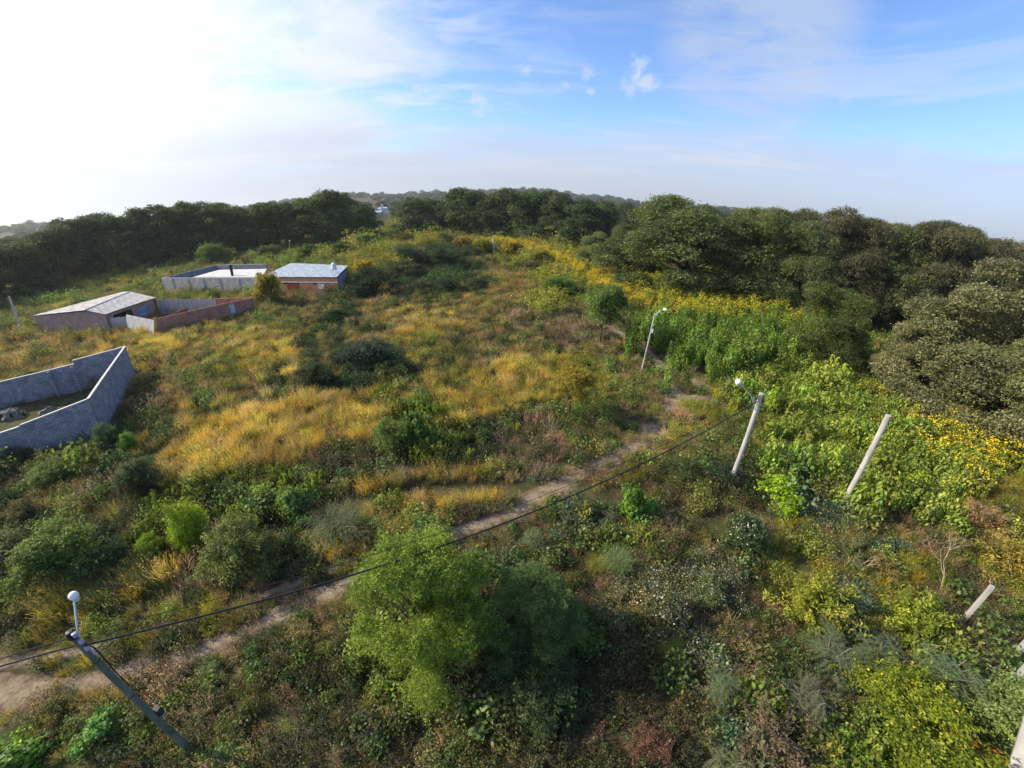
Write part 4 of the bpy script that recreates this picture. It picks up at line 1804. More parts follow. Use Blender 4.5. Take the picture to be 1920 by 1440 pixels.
def wire(a, b, sag, r, label, name='power_cable', group='cables strung between the utility poles'):
    m = MB()
    n = 40
    pts = []
    for i in range(n + 1):
        f = i / n
        p = Vector(a).lerp(Vector(b), f)
        p.z -= sag * 4 * f * (1 - f)
        pts.append(p)
    m.tube(pts, r, 'cable_black', 6)
    o = m.build(name)
    tag(o, label, 'cable', group)


tA = pA.lerp(topA, .975)
tA2 = pA.lerp(topA, .93)
tB = pB.lerp(topB, .93) + Vector((-.2, -.05, 0))
wire(tA2 + Vector((.15, 0, 0)), tB, .75, .033, 'thick black cable sagging from the mossy pole to the lamp pole across the track')
wire(tA + Vector((.1, .1, 0)), tB + Vector((0, 0, .22)), .42, .011, 'thin black wire running just above the thick cable')
wire(tA, at_z(-120, 1277, tA.z - .1), .0, .018, 'upper wire leaving the mossy pole towards the left edge')
wire(tA2, at_z(-120, 1290, tA2.z - .1), .0, .026, 'lower thicker wire leaving the mossy pole towards the left edge')

# ------------------------------------------------------------------ woods


def place(key, root_name, p, sxy, sz, rz, color, label, cat, group, trunk='trunk', crown_name='crown', kmat=None):
    me, tr, R, Ht = MESH[key]
    root = empty(root_name, (p[0], p[1], p[2]), rz)
    root.scale = (sxy, sxy, sz)
    link(crown_name, me, root, color=color)
    link(trunk, tr, root)
    tag(root, label, cat, group)
    return root


ORD = ['first', 'second', 'third', 'fourth', 'fifth', 'sixth', 'seventh', 'eighth', 'ninth', 'tenth', 'eleventh', 'twelfth', 'thirteenth', 'fourteenth',
       'fifteenth', 'sixteenth', 'seventeenth', 'eighteenth', 'nineteenth', 'twentieth']


def wood(rows, keys, cols, lab, group, seed, name='tree'):
    r = random.Random(seed)
    for i, (bx, by, ty, wpx) in enumerate(rows):
        p = G(bx, by)
        h = height_over(p, bx, ty)
        h = max(9, min(h, 26))
        dist = math.sqrt(p.x ** 2 + p.y ** 2 + (H - h / 2) ** 2)
        w = dist * wpx * 1.22e-3
        key = keys[i % len(keys)]
        R, Ht = MESH[key][2:]
        c = cols[r.randrange(len(cols))]
        f = r.uniform(.82, 1.2)
        place(key, name, p, w / 2 / R * 1.12, h / Ht * 1.02, r.uniform(0, 6.28), tuple(q * f for q in c), lab(i), 'tree', group)


FAR = ['far0', 'fdome0', 'far1', 'fdome1', 'far2', 'fdome2', 'far3', 'far4']
dark = [(.07, .105, .04), (.09, .115, .045), (.08, .12, .04)]
wood([(-50, 575, 452, 130), (10, 562, 447, 120), (70, 548, 441, 100), (122, 533, 419, 110), (175, 520, 405, 90), (222, 508, 396, 110), (275, 500, 392, 80), (318, 493, 383, 105),
      (360, 487, 380, 80), (398, 481, 375, 110), (446, 475, 378, 80), (480, 471, 388, 70), (524, 467, 378, 100), (572, 463, 374, 70), (612, 460, 360, 110), (655, 457, 361, 95), (688, 452, 384, 60)],
     FAR, dark, lambda i: f'{ORD[i]} tree from the left in the front row of the dark wood behind the houses', 'trees of the left wood, front row', 1)
wood([(45, 515, 447, 100), (100, 500, 433, 100), (195, 482, 404, 90), (245, 475, 402, 85), (335, 462, 385, 85), (420, 455, 379, 80), (500, 446, 384, 80), (580, 440, 371, 80), (630, 440, 364, 75)],
     FAR, dark, lambda i: f'{ORD[i]} tree from the left in the rear row of the dark wood behind the houses', 'trees of the left wood, rear row', 2)
mid = [(.065, .105, .04), (.085, .12, .045), (.07, .1, .04)]
wood([(762, 443, 390, 56), (786, 446, 366, 90), (835, 445, 374, 60), (872, 446, 352, 110), (918, 448, 366, 80), (962, 452, 349, 130), (1012, 455, 352, 110), (1050, 460, 362, 90), (1090, 472, 372, 100), (1128, 474, 381, 70)],
     ['fdome0', 'far1', 'fdome1', 'fdome2'], mid, lambda i: f'{ORD[i]} tree from the left in the front row of the wood behind the mound', 'trees of the middle wood, front row', 3)
wood([(800, 424, 374, 55), (895, 424, 357, 70), (985, 425, 352, 80), (1052, 428, 362, 70), (1125, 436, 376, 60), (1172, 428, 380, 60), (1150, 418, 383, 50)],
     FAR, mid, lambda i: f'{ORD[i]} tree from the left in the rear row of the wood behind the mound', 'trees of the middle wood, rear row', 4)
NEAR = ['dome0', 'near1', 'dome1', 'near0', 'dome2']
ol = [(.13, .16, .055), (.14, .165, .06), (.12, .155, .055)]
wood([(1275, 548, 357, 330), (1128, 512, 428, 100), (1175, 525, 420, 110), (1395, 566, 384, 190), (1440, 582, 392, 150)],
     ['dome0', 'clumpy1', 'near0', 'clumpy2', 'near2'], ol, lambda i: ['huge domed olive tree, the tallest crown right of the track', 'small tree at the left foot of the huge domed tree', 'second small tree under the left side of the huge domed tree',
      'broad tree touching the right side of the huge domed tree', 'darker tree next right of the huge domed tree and its neighbour'][i], 'big olive trees right of the track', 5)
br = [(.11, .12, .055), (.125, .125, .06), (.1, .125, .05)]
wood([(1485, 590, 398, 140), (1555, 600, 391, 150), (1635, 615, 400, 150), (1700, 630, 410, 140), (1765, 640, 420, 150), (1825, 640, 436, 130), (1460, 530, 388, 130), (1600, 545, 396, 140), (1735, 560, 412, 130)],
     NEAR, br, lambda i: f'{ORD[i]} tree from the left among the brownish trees along the right skyline' if i < 6 else f'{ORD[i-6]} tree from the left in the row behind the brownish right-hand trees', 'trees of the right wood', 6)
wood([(1885, 640, 450, 110), (1945, 660, 446, 120)], ['airy0', 'airy1'], [(.08, .085, .05)], lambda i: ['open airy tree with sky showing through at the right skyline', 'open airy tree cut by the right edge at the skyline'][i], 'airy trees on the right skyline', 7)
wood([(1800, 775, 478, 270), (1705, 745, 575, 150), (1905, 800, 500, 230), (1915, 830, 600, 190), (1985, 800, 470, 260)],
     ['clumpy0', 'clumpy1', 'near0', 'clumpy2', 'near1'], [(.2, .205, .095), (.17, .19, .08), (.215, .205, .1)], lambda i: ['large brownish-olive tree at right, tallest of the near ones', 'small brownish tree at the left foot of the large right-hand tree', 'brownish-olive tree at the right edge behind the largest one',
      'lower darker tree at the right edge above the yellow flowers', 'olive tree cut off by the right edge'][i], 'near trees on the right', 8)

# ------------------------------------------------------------------ individual trees and shrubs of the lot
LIME, OLIVE, DARK, GREEN, GREY, GOLD, YEL = (.2, .31, .03), (.12, .16, .045), (.045, .07, .03), (.12, .19, .04), (.17, .21, .11), (.36, .27, .035), (.22, .25, .03)
SHR = [
    # key, base px, base py, top py, width px, colour, label
    ('feather0', 362, 1040, 915, 92, LIME, 'bright lime feathery shrub below the golden grass patch'),
    ('feather1', 289, 1055, 992, 50, LIME, 'small lime feathery shrub left of the larger lime one'),
    ('feather0', 252, 1075, 1035, 34, (.17, .27, .03), 'smallest lime shrub of the three, lowest left'),
    ('darkfine0', 462, 1085, 925, 165, (.17, .2, .055), 'broad rounded olive-green shrub right of the lime shrub'),
    ('broad0', 570, 985, 880, 90, (.12, .2, .045), 'leafy green shrub behind the broad olive-green one'),
    ('arch0', 640, 1025, 930, 140, (.16, .19, .09), 'arching narrow-leaved shrub above the near track'),
    ('round1', 735, 855, 755, 95, (.16, .22, .05), 'green shrub at the right end of the golden grass'),
    ('broad1', 778, 850, 752, 60, GREEN, 'darker green shrub touching the one at the end of the golden grass'),
    ('feather1', 800, 845, 800, 30, (.13, .25, .03), 'tiny bright green plant right of the two shrubs by the golden grass'),
    ('round2', 18, 1085, 985, 130, (.14, .17, .06), 'grey-green rounded shrub at the left frame edge'),
    ('round0', 140, 1100, 960, 150, (.14, .19, .045), 'wide olive shrub above the globe lamp'),
    ('ragged0', 205, 1090, 990, 110, (.06, .1, .035), 'dark ragged shrub touching the wide olive one'),
    ('round1', 268, 925, 845, 85, (.09, .13, .045), 'dark olive dome-shaped shrub left of the golden grass'),
    ('feather0', 243, 855, 806, 44, (.13, .24, .04), 'small bright green shrub by the block enclosure corner'),
    ('ragged1', 212, 850, 790, 50, (.08, .14, .05), 'thin dark green shrub against the enclosure wall'),
    ('round2', 100, 915, 862, 90, (.13, .18, .045), 'olive shrub below the left block wall'),
    ('spindly0', 60, 980, 920, 70, (.14, .14, .05), 'spindly yellowish shrub near the left edge'),
    ('broad0', 1450, 962, 868, 98, (.22, .34, .025), 'bright lime broad-leaved shrub between the two white poles'),
    ('broad1', 1478, 900, 822, 90, (.1, .17, .045), 'darker green shrub right behind the lime broad-leaved one'),
    ('broad1', 1180, 985, 893, 60, (.15, .27, .04), 'bright green big-leaved plant on the near side of the track'),
    ('broad0', 1218, 975, 922, 45, (.16, .27, .06), 'small green big-leaved plant right of the taller one by the track'),
    ('round1', 1100, 985, 905, 95, (.09, .12, .055), 'dark bluish shrub left of the big-leaved plants'),
    ('arch1', 1155, 1080, 1003, 80, (.2, .25, .1), 'pale grey-green tufted shrub below the big-leaved plants'),
    ('arch0', 1118, 1075, 1020, 60, (.22, .24, .04), 'yellowish tufted shrub left of the pale grey-green one'),
    ('whiteflower1', 1385, 1040, 920, 110, (.08, .12, .045), 'dark shrub with white flower heads under the lamp pole'),
    ('ragged0', 1345, 915, 835, 100, (.05, .075, .035), 'dark scrubby shrub left of the lamp pole foot'),
    ('ragged1', 1270, 910, 840, 100, (.08, .11, .035), 'olive scrubby shrub on the bank left of the lamp pole'),
    ('round2', 1310, 930, 895, 60, (.16, .22, .04), 'small yellow-green shrub at the lamp pole foot'),
    ('spindly0', 1512, 1165, 1005, 170, (.25, .28, .035), 'yellow-green wand-like shrub, left of the two large ones in the lower right'),
    ('spindly1', 1705, 1200, 1062, 160, (.27, .3, .035), 'yellow-green wand-like shrub, right of the two large ones by the concrete post'),
    ('spindly2', 1590, 1060, 985, 110, (.17, .17, .06), 'brownish wand-like shrub beneath the pole without lamp'),
    ('spindly1', 1640, 1080, 1010, 100, (.26, .19, .06), 'tan wiry shrub right of the brownish wand-like shrub'),
    ('spindly2', 1890, 1090, 985, 150, (.32, .28, .05), 'golden-olive wiry shrub at the right edge above the posts'),
    ('spindly0', 1845, 1010, 940, 110, (.3, .22, .09), 'straw coloured wiry shrub below the yellow flowers'),
    ('yellowfine0', 1690, 1425, 1265, 235, (.19, .24, .025), 'broad yellow-green shrub at the bottom right'),
    ('round0', 1875, 1400, 1262, 130, (.2, .26, .08), 'pale green shrub beside the thick post at lower right'),
    ('pinnate0', 1545, 1260, 1150, 120, GREY, 'grey-green ferny shrub left of the wand-like shrubs'),
    ('pinnate1', 1640, 1270, 1160, 130, (.14, .19, .09), 'dark ferny shrub between the two wand-like shrubs'),
    ('pinnate2', 1755, 1290, 1190, 130, (.19, .24, .12), 'ferny shrub with long pale fronds above the broad yellow-green shrub'),
    ('pinnate1', 1330, 1315, 1200, 100, (.15, .19, .09), 'lone ferny plant in the shade of the middle foreground'),
    ('pinnate2', 1500, 1340, 1235, 120, (.18, .2, .11), 'greyish ferny shrub left of the broad yellow-green shrub'),
    ('pinnate0', 1355, 1445, 1370, 100, (.21, .24, .11), 'pale ferny plant at the bottom edge'),
    ('pinnate2', 985, 1120, 1010, 90, (.17, .22, .11), 'ferny grey-green plant right of the willowy tree'),
    ('pinnate1', 1002, 1040, 960, 70, (.15, .19, .09), 'ferny plant under the cable right of the track edge'),
    ('pinnate0', 1130, 1010, 930, 80, (.14, .17, .08), 'greyish ferny plant left of the dark bluish shrub'),
    ('pinnate1', 800, 1010, 955, 100, (.09, .14, .06), 'dark ferny plant on top of the willowy tree by the cable'),
    ('pinnate0', 1005, 905, 875, 36, (.08, .14, .08), 'little dark ferny sapling on the track edge'),
    ('spindly2', 1430, 1410, 1290, 170, (.19, .15, .085), 'brownish wiry scrub at the bottom, left of the broad yellow-green shrub'),
    ('whiteflower0', 1325, 1130, 1055, 100, (.11, .15, .055), 'shrub with sprays of white flowers left of the wand-like shrub'),
    ('whiteflower1', 1250, 1190, 1105, 140, (.13, .14, .055), 'wide low shrub speckled with white flowers'),
    ('whiteflower0', 1165, 1185, 1120, 80, (.1, .13, .05), 'small shrub with bright white flowers at the shade edge'),
    ('round1', 1080, 1200, 1120, 100, (.12, .19, .035), 'green shrub in the shade right of the willowy tree'),
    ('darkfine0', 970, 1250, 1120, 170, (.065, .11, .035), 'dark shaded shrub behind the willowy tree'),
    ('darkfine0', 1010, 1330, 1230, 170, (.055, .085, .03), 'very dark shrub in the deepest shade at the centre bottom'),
    ('feather1', 1250, 1230, 1175, 70, (.2, .24, .04), 'yellow-green tuft below the white-flowered shrub'),
    ('ragged1', 1215, 1420, 1350, 100, (.2, .11, .06), 'reddish dry tuft in the bottom shade'),
    ('broad0', 195, 1385, 1322, 70, (.16, .3, .06), 'bright green big-leaved plant left of the mossy pole'),
    ('broad1', 18, 1465, 1390, 90, (.16, .28, .04), 'bright green plant at the lower left corner'),
    ('round0', 400, 1262, 1228, 50, (.16, .22, .07), 'small pale green plant right of the mossy pole above the scrub'),
    ('feather1', 478, 1228, 1195, 34, (.12, .24, .06), 'tiny bright green plant at the lower edge of the track'),
    ('round1', 430, 1425, 1385, 55, (.17, .25, .09), 'small pale green plant at the bottom right of the mossy pole'),
    ('orangeflower0', 1815, 1462, 1392, 105, (.15, .2, .05), 'patch of bright orange flowers at the bottom right'),
    ('round2', 405, 501, 457, 76, (.13, .19, .045), 'round green tree crown behind the block compound'),
    ('round0', 506, 492, 459, 56, (.11, .16, .05), 'grey-green rounded tree behind the block compound, right of the round one'),
    ('round1', 583, 487, 456, 56, (.1, .15, .05), 'rounded green bush behind the blue-roofed house'),
    ('round2', 640, 482, 451, 52, (.09, .15, .05), 'green bush right of the far lamp pole'),
    ('round0', 688, 476, 438, 52, (.08, .15, .045), 'green bush at the left of the short white pole'),
    ('yellowflower0', 505, 578, 506, 64, (.26, .22, .04), 'yellowish shrub in front of the block compound and the house'),
    ('yellowflower0', 682, 535, 480, 60, (.36, .27, .03), 'golden shrub at the right end of the blue-roofed house'),
    ('ragged0', 705, 556, 510, 120, (.04, .07, .035), 'dark scrub right of the blue-roofed house'),
    ('ragged1', 672, 565, 520, 60, (.05, .075, .04), 'dark bush at the corner of the blue-roofed house'),
    ('round1', 628, 610, 572, 62, (.045, .08, .03), 'compact dark green bush on the slope right of the red brick wall'),
    ('ragged0', 690, 705, 605, 130, (.06, .085, .055), 'large dark grey-green scrub in the middle of the field'),
    ('ragged1', 650, 690, 630, 70, (.055, .08, .045), 'dark scrub touching the left of the large one in the field'),
    ('ragged1', 735, 715, 665, 80, (.09, .14, .04), 'greener scrub at the right foot of the large dark one'),
    ('ragged0', 590, 730, 692, 100, (.045, .065, .03), 'low dark scrub above the golden grass'),
    ('round2', 520, 730, 690, 56, (.07, .1, .035), 'small dark bush left of the low dark scrub'),
    ('ragged1', 795, 553, 522, 60, (.07, .1, .045), 'dark bush on the near face of the mound, left'),
    ('ragged0', 840, 552, 520, 66, (.045, .07, .035), 'darkest bush on the near face of the mound'),
    ('round1', 895, 550, 514, 50, (.065, .09, .05), 'rounded dark bush at the right foot of the mound'),
    ('ragged1', 775, 500, 470, 90, (.06, .085, .04), 'dark low scrub on top of the mound, left'),
    ('ragged0', 830, 500, 476, 80, (.06, .085, .04), 'dark low scrub on top of the mound, right'),
    ('ragged1', 760, 525, 492, 80, (.07, .09, .045), 'scrub on the left flank of the mound'),
    ('round0', 1046, 560, 511, 82, (.09, .17, .035), 'round green bush beside the upper track'),
    ('yellowflower0', 760, 462, 432, 46, (.34, .26, .04), 'golden bush behind the mound, leftmost of the row'),
    ('yellowflower0', 800, 463, 434, 46, (.36, .27, .04), 'golden bush behind the mound, second of the row'),
    ('round1', 833, 465, 434, 46, (.17, .17, .06), 'greyer rounded bush in the golden row behind the mound'),
    ('yellowflower0', 868, 470, 438, 50, (.3, .22, .06), 'tan bush in the golden row behind the mound'),
    ('round2', 905, 478, 444, 50, (.24, .27, .04), 'yellow-green bush left of the pole in the golden brush'),
    ('yellowflower0', 958, 485, 445, 60, (.36, .3, .03), 'bright golden bush right of the pole in the golden brush'),
    ('round0', 1010, 500, 462, 56, (.3, .26, .05), 'yellowish bush above the round green bush'),
    ('ragged1', 1000, 515, 482, 46, (.15, .13, .07), 'brownish bush above the round green bush'),
    ('near1', 1535, 700, 548, 185, (.085, .125, .035), 'dark green tree with vines between the track and the right-hand wood'),
    ('round1', 1430, 668, 590, 60, (.12, .2, .04), 'leafy shrub at the right end of the sunflower hedge'),
    ('yellowflower0', 1590, 690, 610, 70, (.14, .15, .045), 'brownish yellow-flecked shrub at the foot of the dark green tree'),
]


def place_px(key, bx, by, ty, wpx, color, label, i, cat=None):
    r = random.Random(500 + i)
    me, tr, R, Ht = MESH[key]
    # the crown's lower edge shows above its foot: keep the foot on the ground seen just inside it
    p = G(bx, by - (by - ty) * .12)
    d3 = math.sqrt(p.x ** 2 + p.y ** 2 + (H - p.z) ** 2)
    rr = math.hypot(bx - 960, by - 720) / 1000
    w = d3 * wpx * 1.22e-3 * (1 - .12 * rr)
    h = height_over(p, bx, ty) if abs(bx - 960) < 1e9 else 1
    dep = math.atan2(H - p.z, math.hypot(p.x, p.y))
    # vertical extent = depth of the crown seen from above + its height
    ext = d3 * (by - ty) * 1.12e-3
    h = (ext - w * .8 * math.sin(dep)) / max(math.cos(dep), .35)
    h = min(max(h, w * .42), w * 1.5, 9)
    if key.startswith('near'):
        h = ext
    nm, ct, cn, tn = ('shrub', 'shrub', 'foliage', 'stem')
    if h > 4 and key.startswith(('round', 'near')):
        nm, ct, cn, tn = ('small_tree', 'tree', 'crown', 'trunk')
    place(key, nm, p, w / 2 / R, h / Ht, r.uniform(0, 6.28), tuple(q * r.uniform(.94, 1.06) for q in color), label, ct, 'shrubs and bushes of the overgrown lot' if nm == 'shrub' else None, tn, cn)


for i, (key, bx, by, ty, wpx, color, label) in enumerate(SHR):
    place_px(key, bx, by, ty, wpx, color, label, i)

# the willowy tree in the middle foreground
p = G(805, 1215)
place('willow', 'willowy_tree', p, 1.36, .95, .6, (.19, .27, .04), 'large feathery light green tree in the middle foreground', 'tree', None)
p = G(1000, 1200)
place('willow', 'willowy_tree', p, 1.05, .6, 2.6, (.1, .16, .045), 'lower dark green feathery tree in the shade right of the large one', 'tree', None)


def small_tree(px, py, ty, wpx, key, color, label, trunk_h, rz=0., mat='bark_dark'):
    """thin-trunked tree whose crown sits well above the ground"""
    p = G(px, py)
    d3 = math.sqrt(p.x ** 2 + p.y ** 2 + H ** 2)
    h = height_over(p, px, ty)
    w = d3 * wpx * 1.15e-3
    root = empty('small_tree', p)
    tag(root, label, 'tree')
    me, tr, R, Ht = MESH[key]
    o = link('crown', me, root, loc=(0, 0, h * trunk_h), color=color)
    o.scale = (w / 2 / R, w / 2 / R, h * (1 - trunk_h) / Ht)
    r = random.Random(int(px))
    tg = [(r.uniform(-1, 1) * w * .36, r.uniform(-1, 1) * w * .36, h * r.uniform(trunk_h + .1, .9)) for _ in range(9)]
    m = limbs(int(px), tg, h * trunk_h, .11, mat, lean=(-.15, .1))
    m.build('trunk', root, True)


small_tree(1128, 652, 535, 105, 'round0', (.13, .2, .05), 'small tree with a thin dark trunk left of the sunflower hedge', .42)
small_tree(1068, 788, 690, 105, 'ragged0', (.3, .25, .04), 'sparse golden small tree with a crooked dark trunk in the field', .45)

# bare branched pale tree


def bare_tree(px, py, hgt_m, label, seed, lean=(0, 0), mat='bark_pale', name='bare_tree'):
    p = G(px, py)
    root = empty(name, p)
    tag(root, label, 'bare tree')
    r = random.Random(seed)
    m, m2 = MB(), MB()

    def grow(a, d, ln, rad, depth):
        b = a + d * ln
        c = a.lerp(b, .5) + Vector((r.uniform(-1, 1), r.uniform(-1, 1), r.uniform(-1, 1))) * ln * .07
        (m if depth > 2 else m2).tube([a, c, b], [rad, rad * .85, rad * .7], mat, 6 if depth > 2 else 4)
        if depth == 0:
            return
        for k in range(2 if depth > 1 else 3):
            nd = (d + Vector((r.uniform(-1, 1), r.uniform(-1, 1), r.uniform(-.35, .5))) * .75).normalized()
            grow(b, nd, ln * r.uniform(.6, .85), rad * .62, depth - 1)
    grow(Vector((0, 0, -.2)), Vector((lean[0], lean[1], 1)).normalized(), hgt_m * .33, .05, 5)
    m.build('trunk', root, True)
    m2.build('twig_crown', root)


bare_tree(1768, 1112, 4.6, 'pale leafless tree forking above the squared concrete post', 3, (-.35, .2))
bare_tree(1600, 1085, 2.2, 'pale leafless little tree between the wand-like shrubs', 5, (.5, .1))
bare_tree(960, 1040, 1.8, 'thin white leafless twigs right of the willowy tree', 8, (0, .2))
bare_tree(735, 1365, 1.9, 'grey dead branches under the willowy tree', 9, (-.8, -.1), 'bark_grey')
bare_tree(720, 690, 2.6, 'pale dead twigs in the large dark scrub', 12, (.2, 0))

# ------------------------------------------------------------------ ground cover from a map of what grows where and where shaded dark cover lies
# one letter per 60 x 40 pixels of the photograph, first row centred on y = 440
COVER = """
n n n n n n n n n m l m a a a y a a n n n n n n n n n n n n n n
n n n n n m m m l l m a o d d o a a a n n n n n n n n n n n n n
n n m y m m m m m m m a d d d o o a l a s s n n n n n n n n n n
m y m m m m m m o o d o o d o o o a l l s s s s s n n n n n n n
m m o o o o o m m o d o o g o o p p p p l s s s s s m m n n n n
o o o o g g m g g o d o o y o p m p p e t t t t t t m m n n n n
o o o g m o m y g o d d d m m p g y y m e t t t t l l l m m m m
o o o o k o m m k k d d m g y o g y y m m e e l l l l l l l m m
o o o o k o m o p g g g l y g g y m m m m e y y l m l l l l f m
k k k k k m g g g g g g l l k k p m m m e y m m o l l l l f l f
k k m k d g g g g g k k d l d d p p m e e m m m l m l l l f f f
k m o m d g g k k m k k p m m o p e e y m m k k l l m l l k f f
k m p k k k l d l k m o g o g e e e m m o k p k k k l l l l y y
d d m m k l k l l m m o l o o p e m b l l p m m b b m l l p p y
d d m d l k m l d m m g l l p e m b m m p p m m y m o o o p p a
d d d d k k m m k k g g m l m m b m y l k p w m y y b b y o p a
k o g g g p p p p k e m m m m m m k p w w w w k y y b y y o k y
k g g g g k o o e e o m m m m d d m w w w w w k m m b y y k p m
k o k y o y y o e p k m m m m d d k k y m k p m m m b m y k p m
p y y y y k e p k m k m m m m d k k k k k b b k m m b b b k p p
y y k e e p p m p m k l m m m k k k k k k b k m m b l l l k p m
o o o o m p m p m k k l m m k k k k k k k b k o m b l l l k m m
p p p m o m p m k p k m m m k k k k k p k k k m o k l l l l m m
m k p l m p m p o p k p k m m k k k p k k p b k m k l l l l m m
l k m p m p m m o p p k p p m m k k k k k p b b k m l l l f m m
l m m m p m p m o p p p p p m m k k k k k k b b k m l l l f m m
"""
ROWS = [q.split() for q in COVER.strip().split('\n')]
for q in ROWS:
    if len(q) != 32:
        print('row length', len(q), q)
GRID = np.array([[ord(c) for c in q] for q in ROWS])

# letter: list of (species weight, species, tint), density factor
SP = {
    'g': (1.5, [(.4, 'grass', (.54, .425, .08)), (.24, 'grass', (.48, .38, .14)), (.12, 'dry', (.4, .29, .13)), (.2, 'weed', (.2, .2, .05))]),
    'y': (1.3, [(.42, 'grass', (.38, .34, .045)), (.18, 'tussock', (.38, .3, .07)), (.32, 'weed', (.22, .25, .05)), (.08, 'weed', (.07, .09, .03))]),
    'o': (1.1, [(.24, 'grass', (.44, .32, .11)), (.3, 'dry', (.42, .29, .15)), (.31, 'weed', (.23, .215, .06)), (.15, 'weed', (.08, .1, .03))]),
    'p': (1.1, [(.45, 'dry', (.38, .26, .17)), (.12, 'tussock', (.44, .32, .18)), (.25, 'weed', (.15, .16, .06)), (.18, 'weed', (.07, .085, .035))]),
    'm': (1.2, [(.4, 'weed', (.195, .2, .055)), (.15, 'weed', (.08, .11, .035)), (.27, 'dry', (.38, .26, .15)), (.12, 'grass', (.36, .31, .08)), (.13, 'leafy', (.14, .2, .05))]),
    'k': (1.1, [(.58, 'weed', (.085, .09, .035)), (.32, 'dry', (.26, .18, .11)), (.1, 'leafy', (.1, .15, .04))]),  # dark dry low cover; shade on the ground is put into these tints too
    'd': (1.2, [(.7, 'weed', (.06, .085, .035)), (.2, 'leafy', (.06, .1, .035)), (.1, 'dry', (.2, .17, .1))]),
    'l': (1.2, [(.3, 'leafy', (.2, .27, .055)), (.25, 'weed', (.2, .23, .055)), (.42, 'lowgreen', (.26, .33, .05)), (.05, 'lowsun', (.22, .26, .045))]),
    'a': (1.3, [(.45, 'gold', (.24, .25, .05)), (.25, 'weed', (.26, .24, .06)), (.1, 'weed', (.12, .16, .045)), (.15, 'grass', (.46, .33, .1)), (.1, 'leafy', (.15, .19, .05))]),
    'b': (1.1, [(.6, 'weed', (.12, .16, .085)), (.2, 'leafy', (.12, .18, .09)), (.2, 'dry', (.2, .17, .12))]),
    'w': (1.2, [(.7, 'white', (.14, .15, .065)), (.3, 'weed', (.15, .14, .06))]),
    's': (1.0, [(.35, 'tall', (.16, .24, .04)), (.65, 'sun', (.18, .25, .04))]),
    't': (1.0, [(.93, 'tall', (.165, .25, .04)), (.07, 'weed', (.06, .07, .03))]),
    'f': (1.2, [(.5, 'flower', (.17, .24, .035)), (.35, 'lowsun', (.24, .28, .045)), (.15, 'lowgreen', (.23, .28, .045))]),
    'e': (.35, [(.5, 'dry', (.38, .27, .18)), (.5, 'tussock', (.42, .32, .16))]),
    'n': (.25, [(1., 'weed', (.05, .07, .035))]),
}
SPEC = {'grass': ('grass0', 'grass1', 'grass2'), 'tussock': ('tussock0', 'tussock1'), 'weed': ('weed0', 'weed1', 'weed2', 'weed3'), 'dry': ('dryweed0', 'dryweed1', 'dryweed2'),
        'leafy': ('leafy0', 'leafy1'), 'white': ('whiteweed0',), 'gold': ('goldweed0',), 'sun': ('sunflower0', 'sunflower1'), 'tall': ('tallgreen0', 'tallgreen1', 'tallgreen2'),
        'lowsun': ('lowsun0', 'lowsun1'), 'lowgreen': ('lowgreen0', 'lowgreen1', 'lowgreen2'), 'flower': ('flowersun0', 'flowersun1'), 'sun1': ('flowersun0', 'flowersun1')}


def inside(poly, x, y):
    c = np.zeros(len(x), bool)
    n = len(poly)
    for i in range(n):
        x0, y0 = poly[i]
        x1, y1 = poly[(i + 1) % n]
        k = ((y0 > y) != (y1 > y)) & (x < (x1 - x0) * (y - y0) / (y1 - y0 + 1e-12) + x0)
        c ^= k
    return c


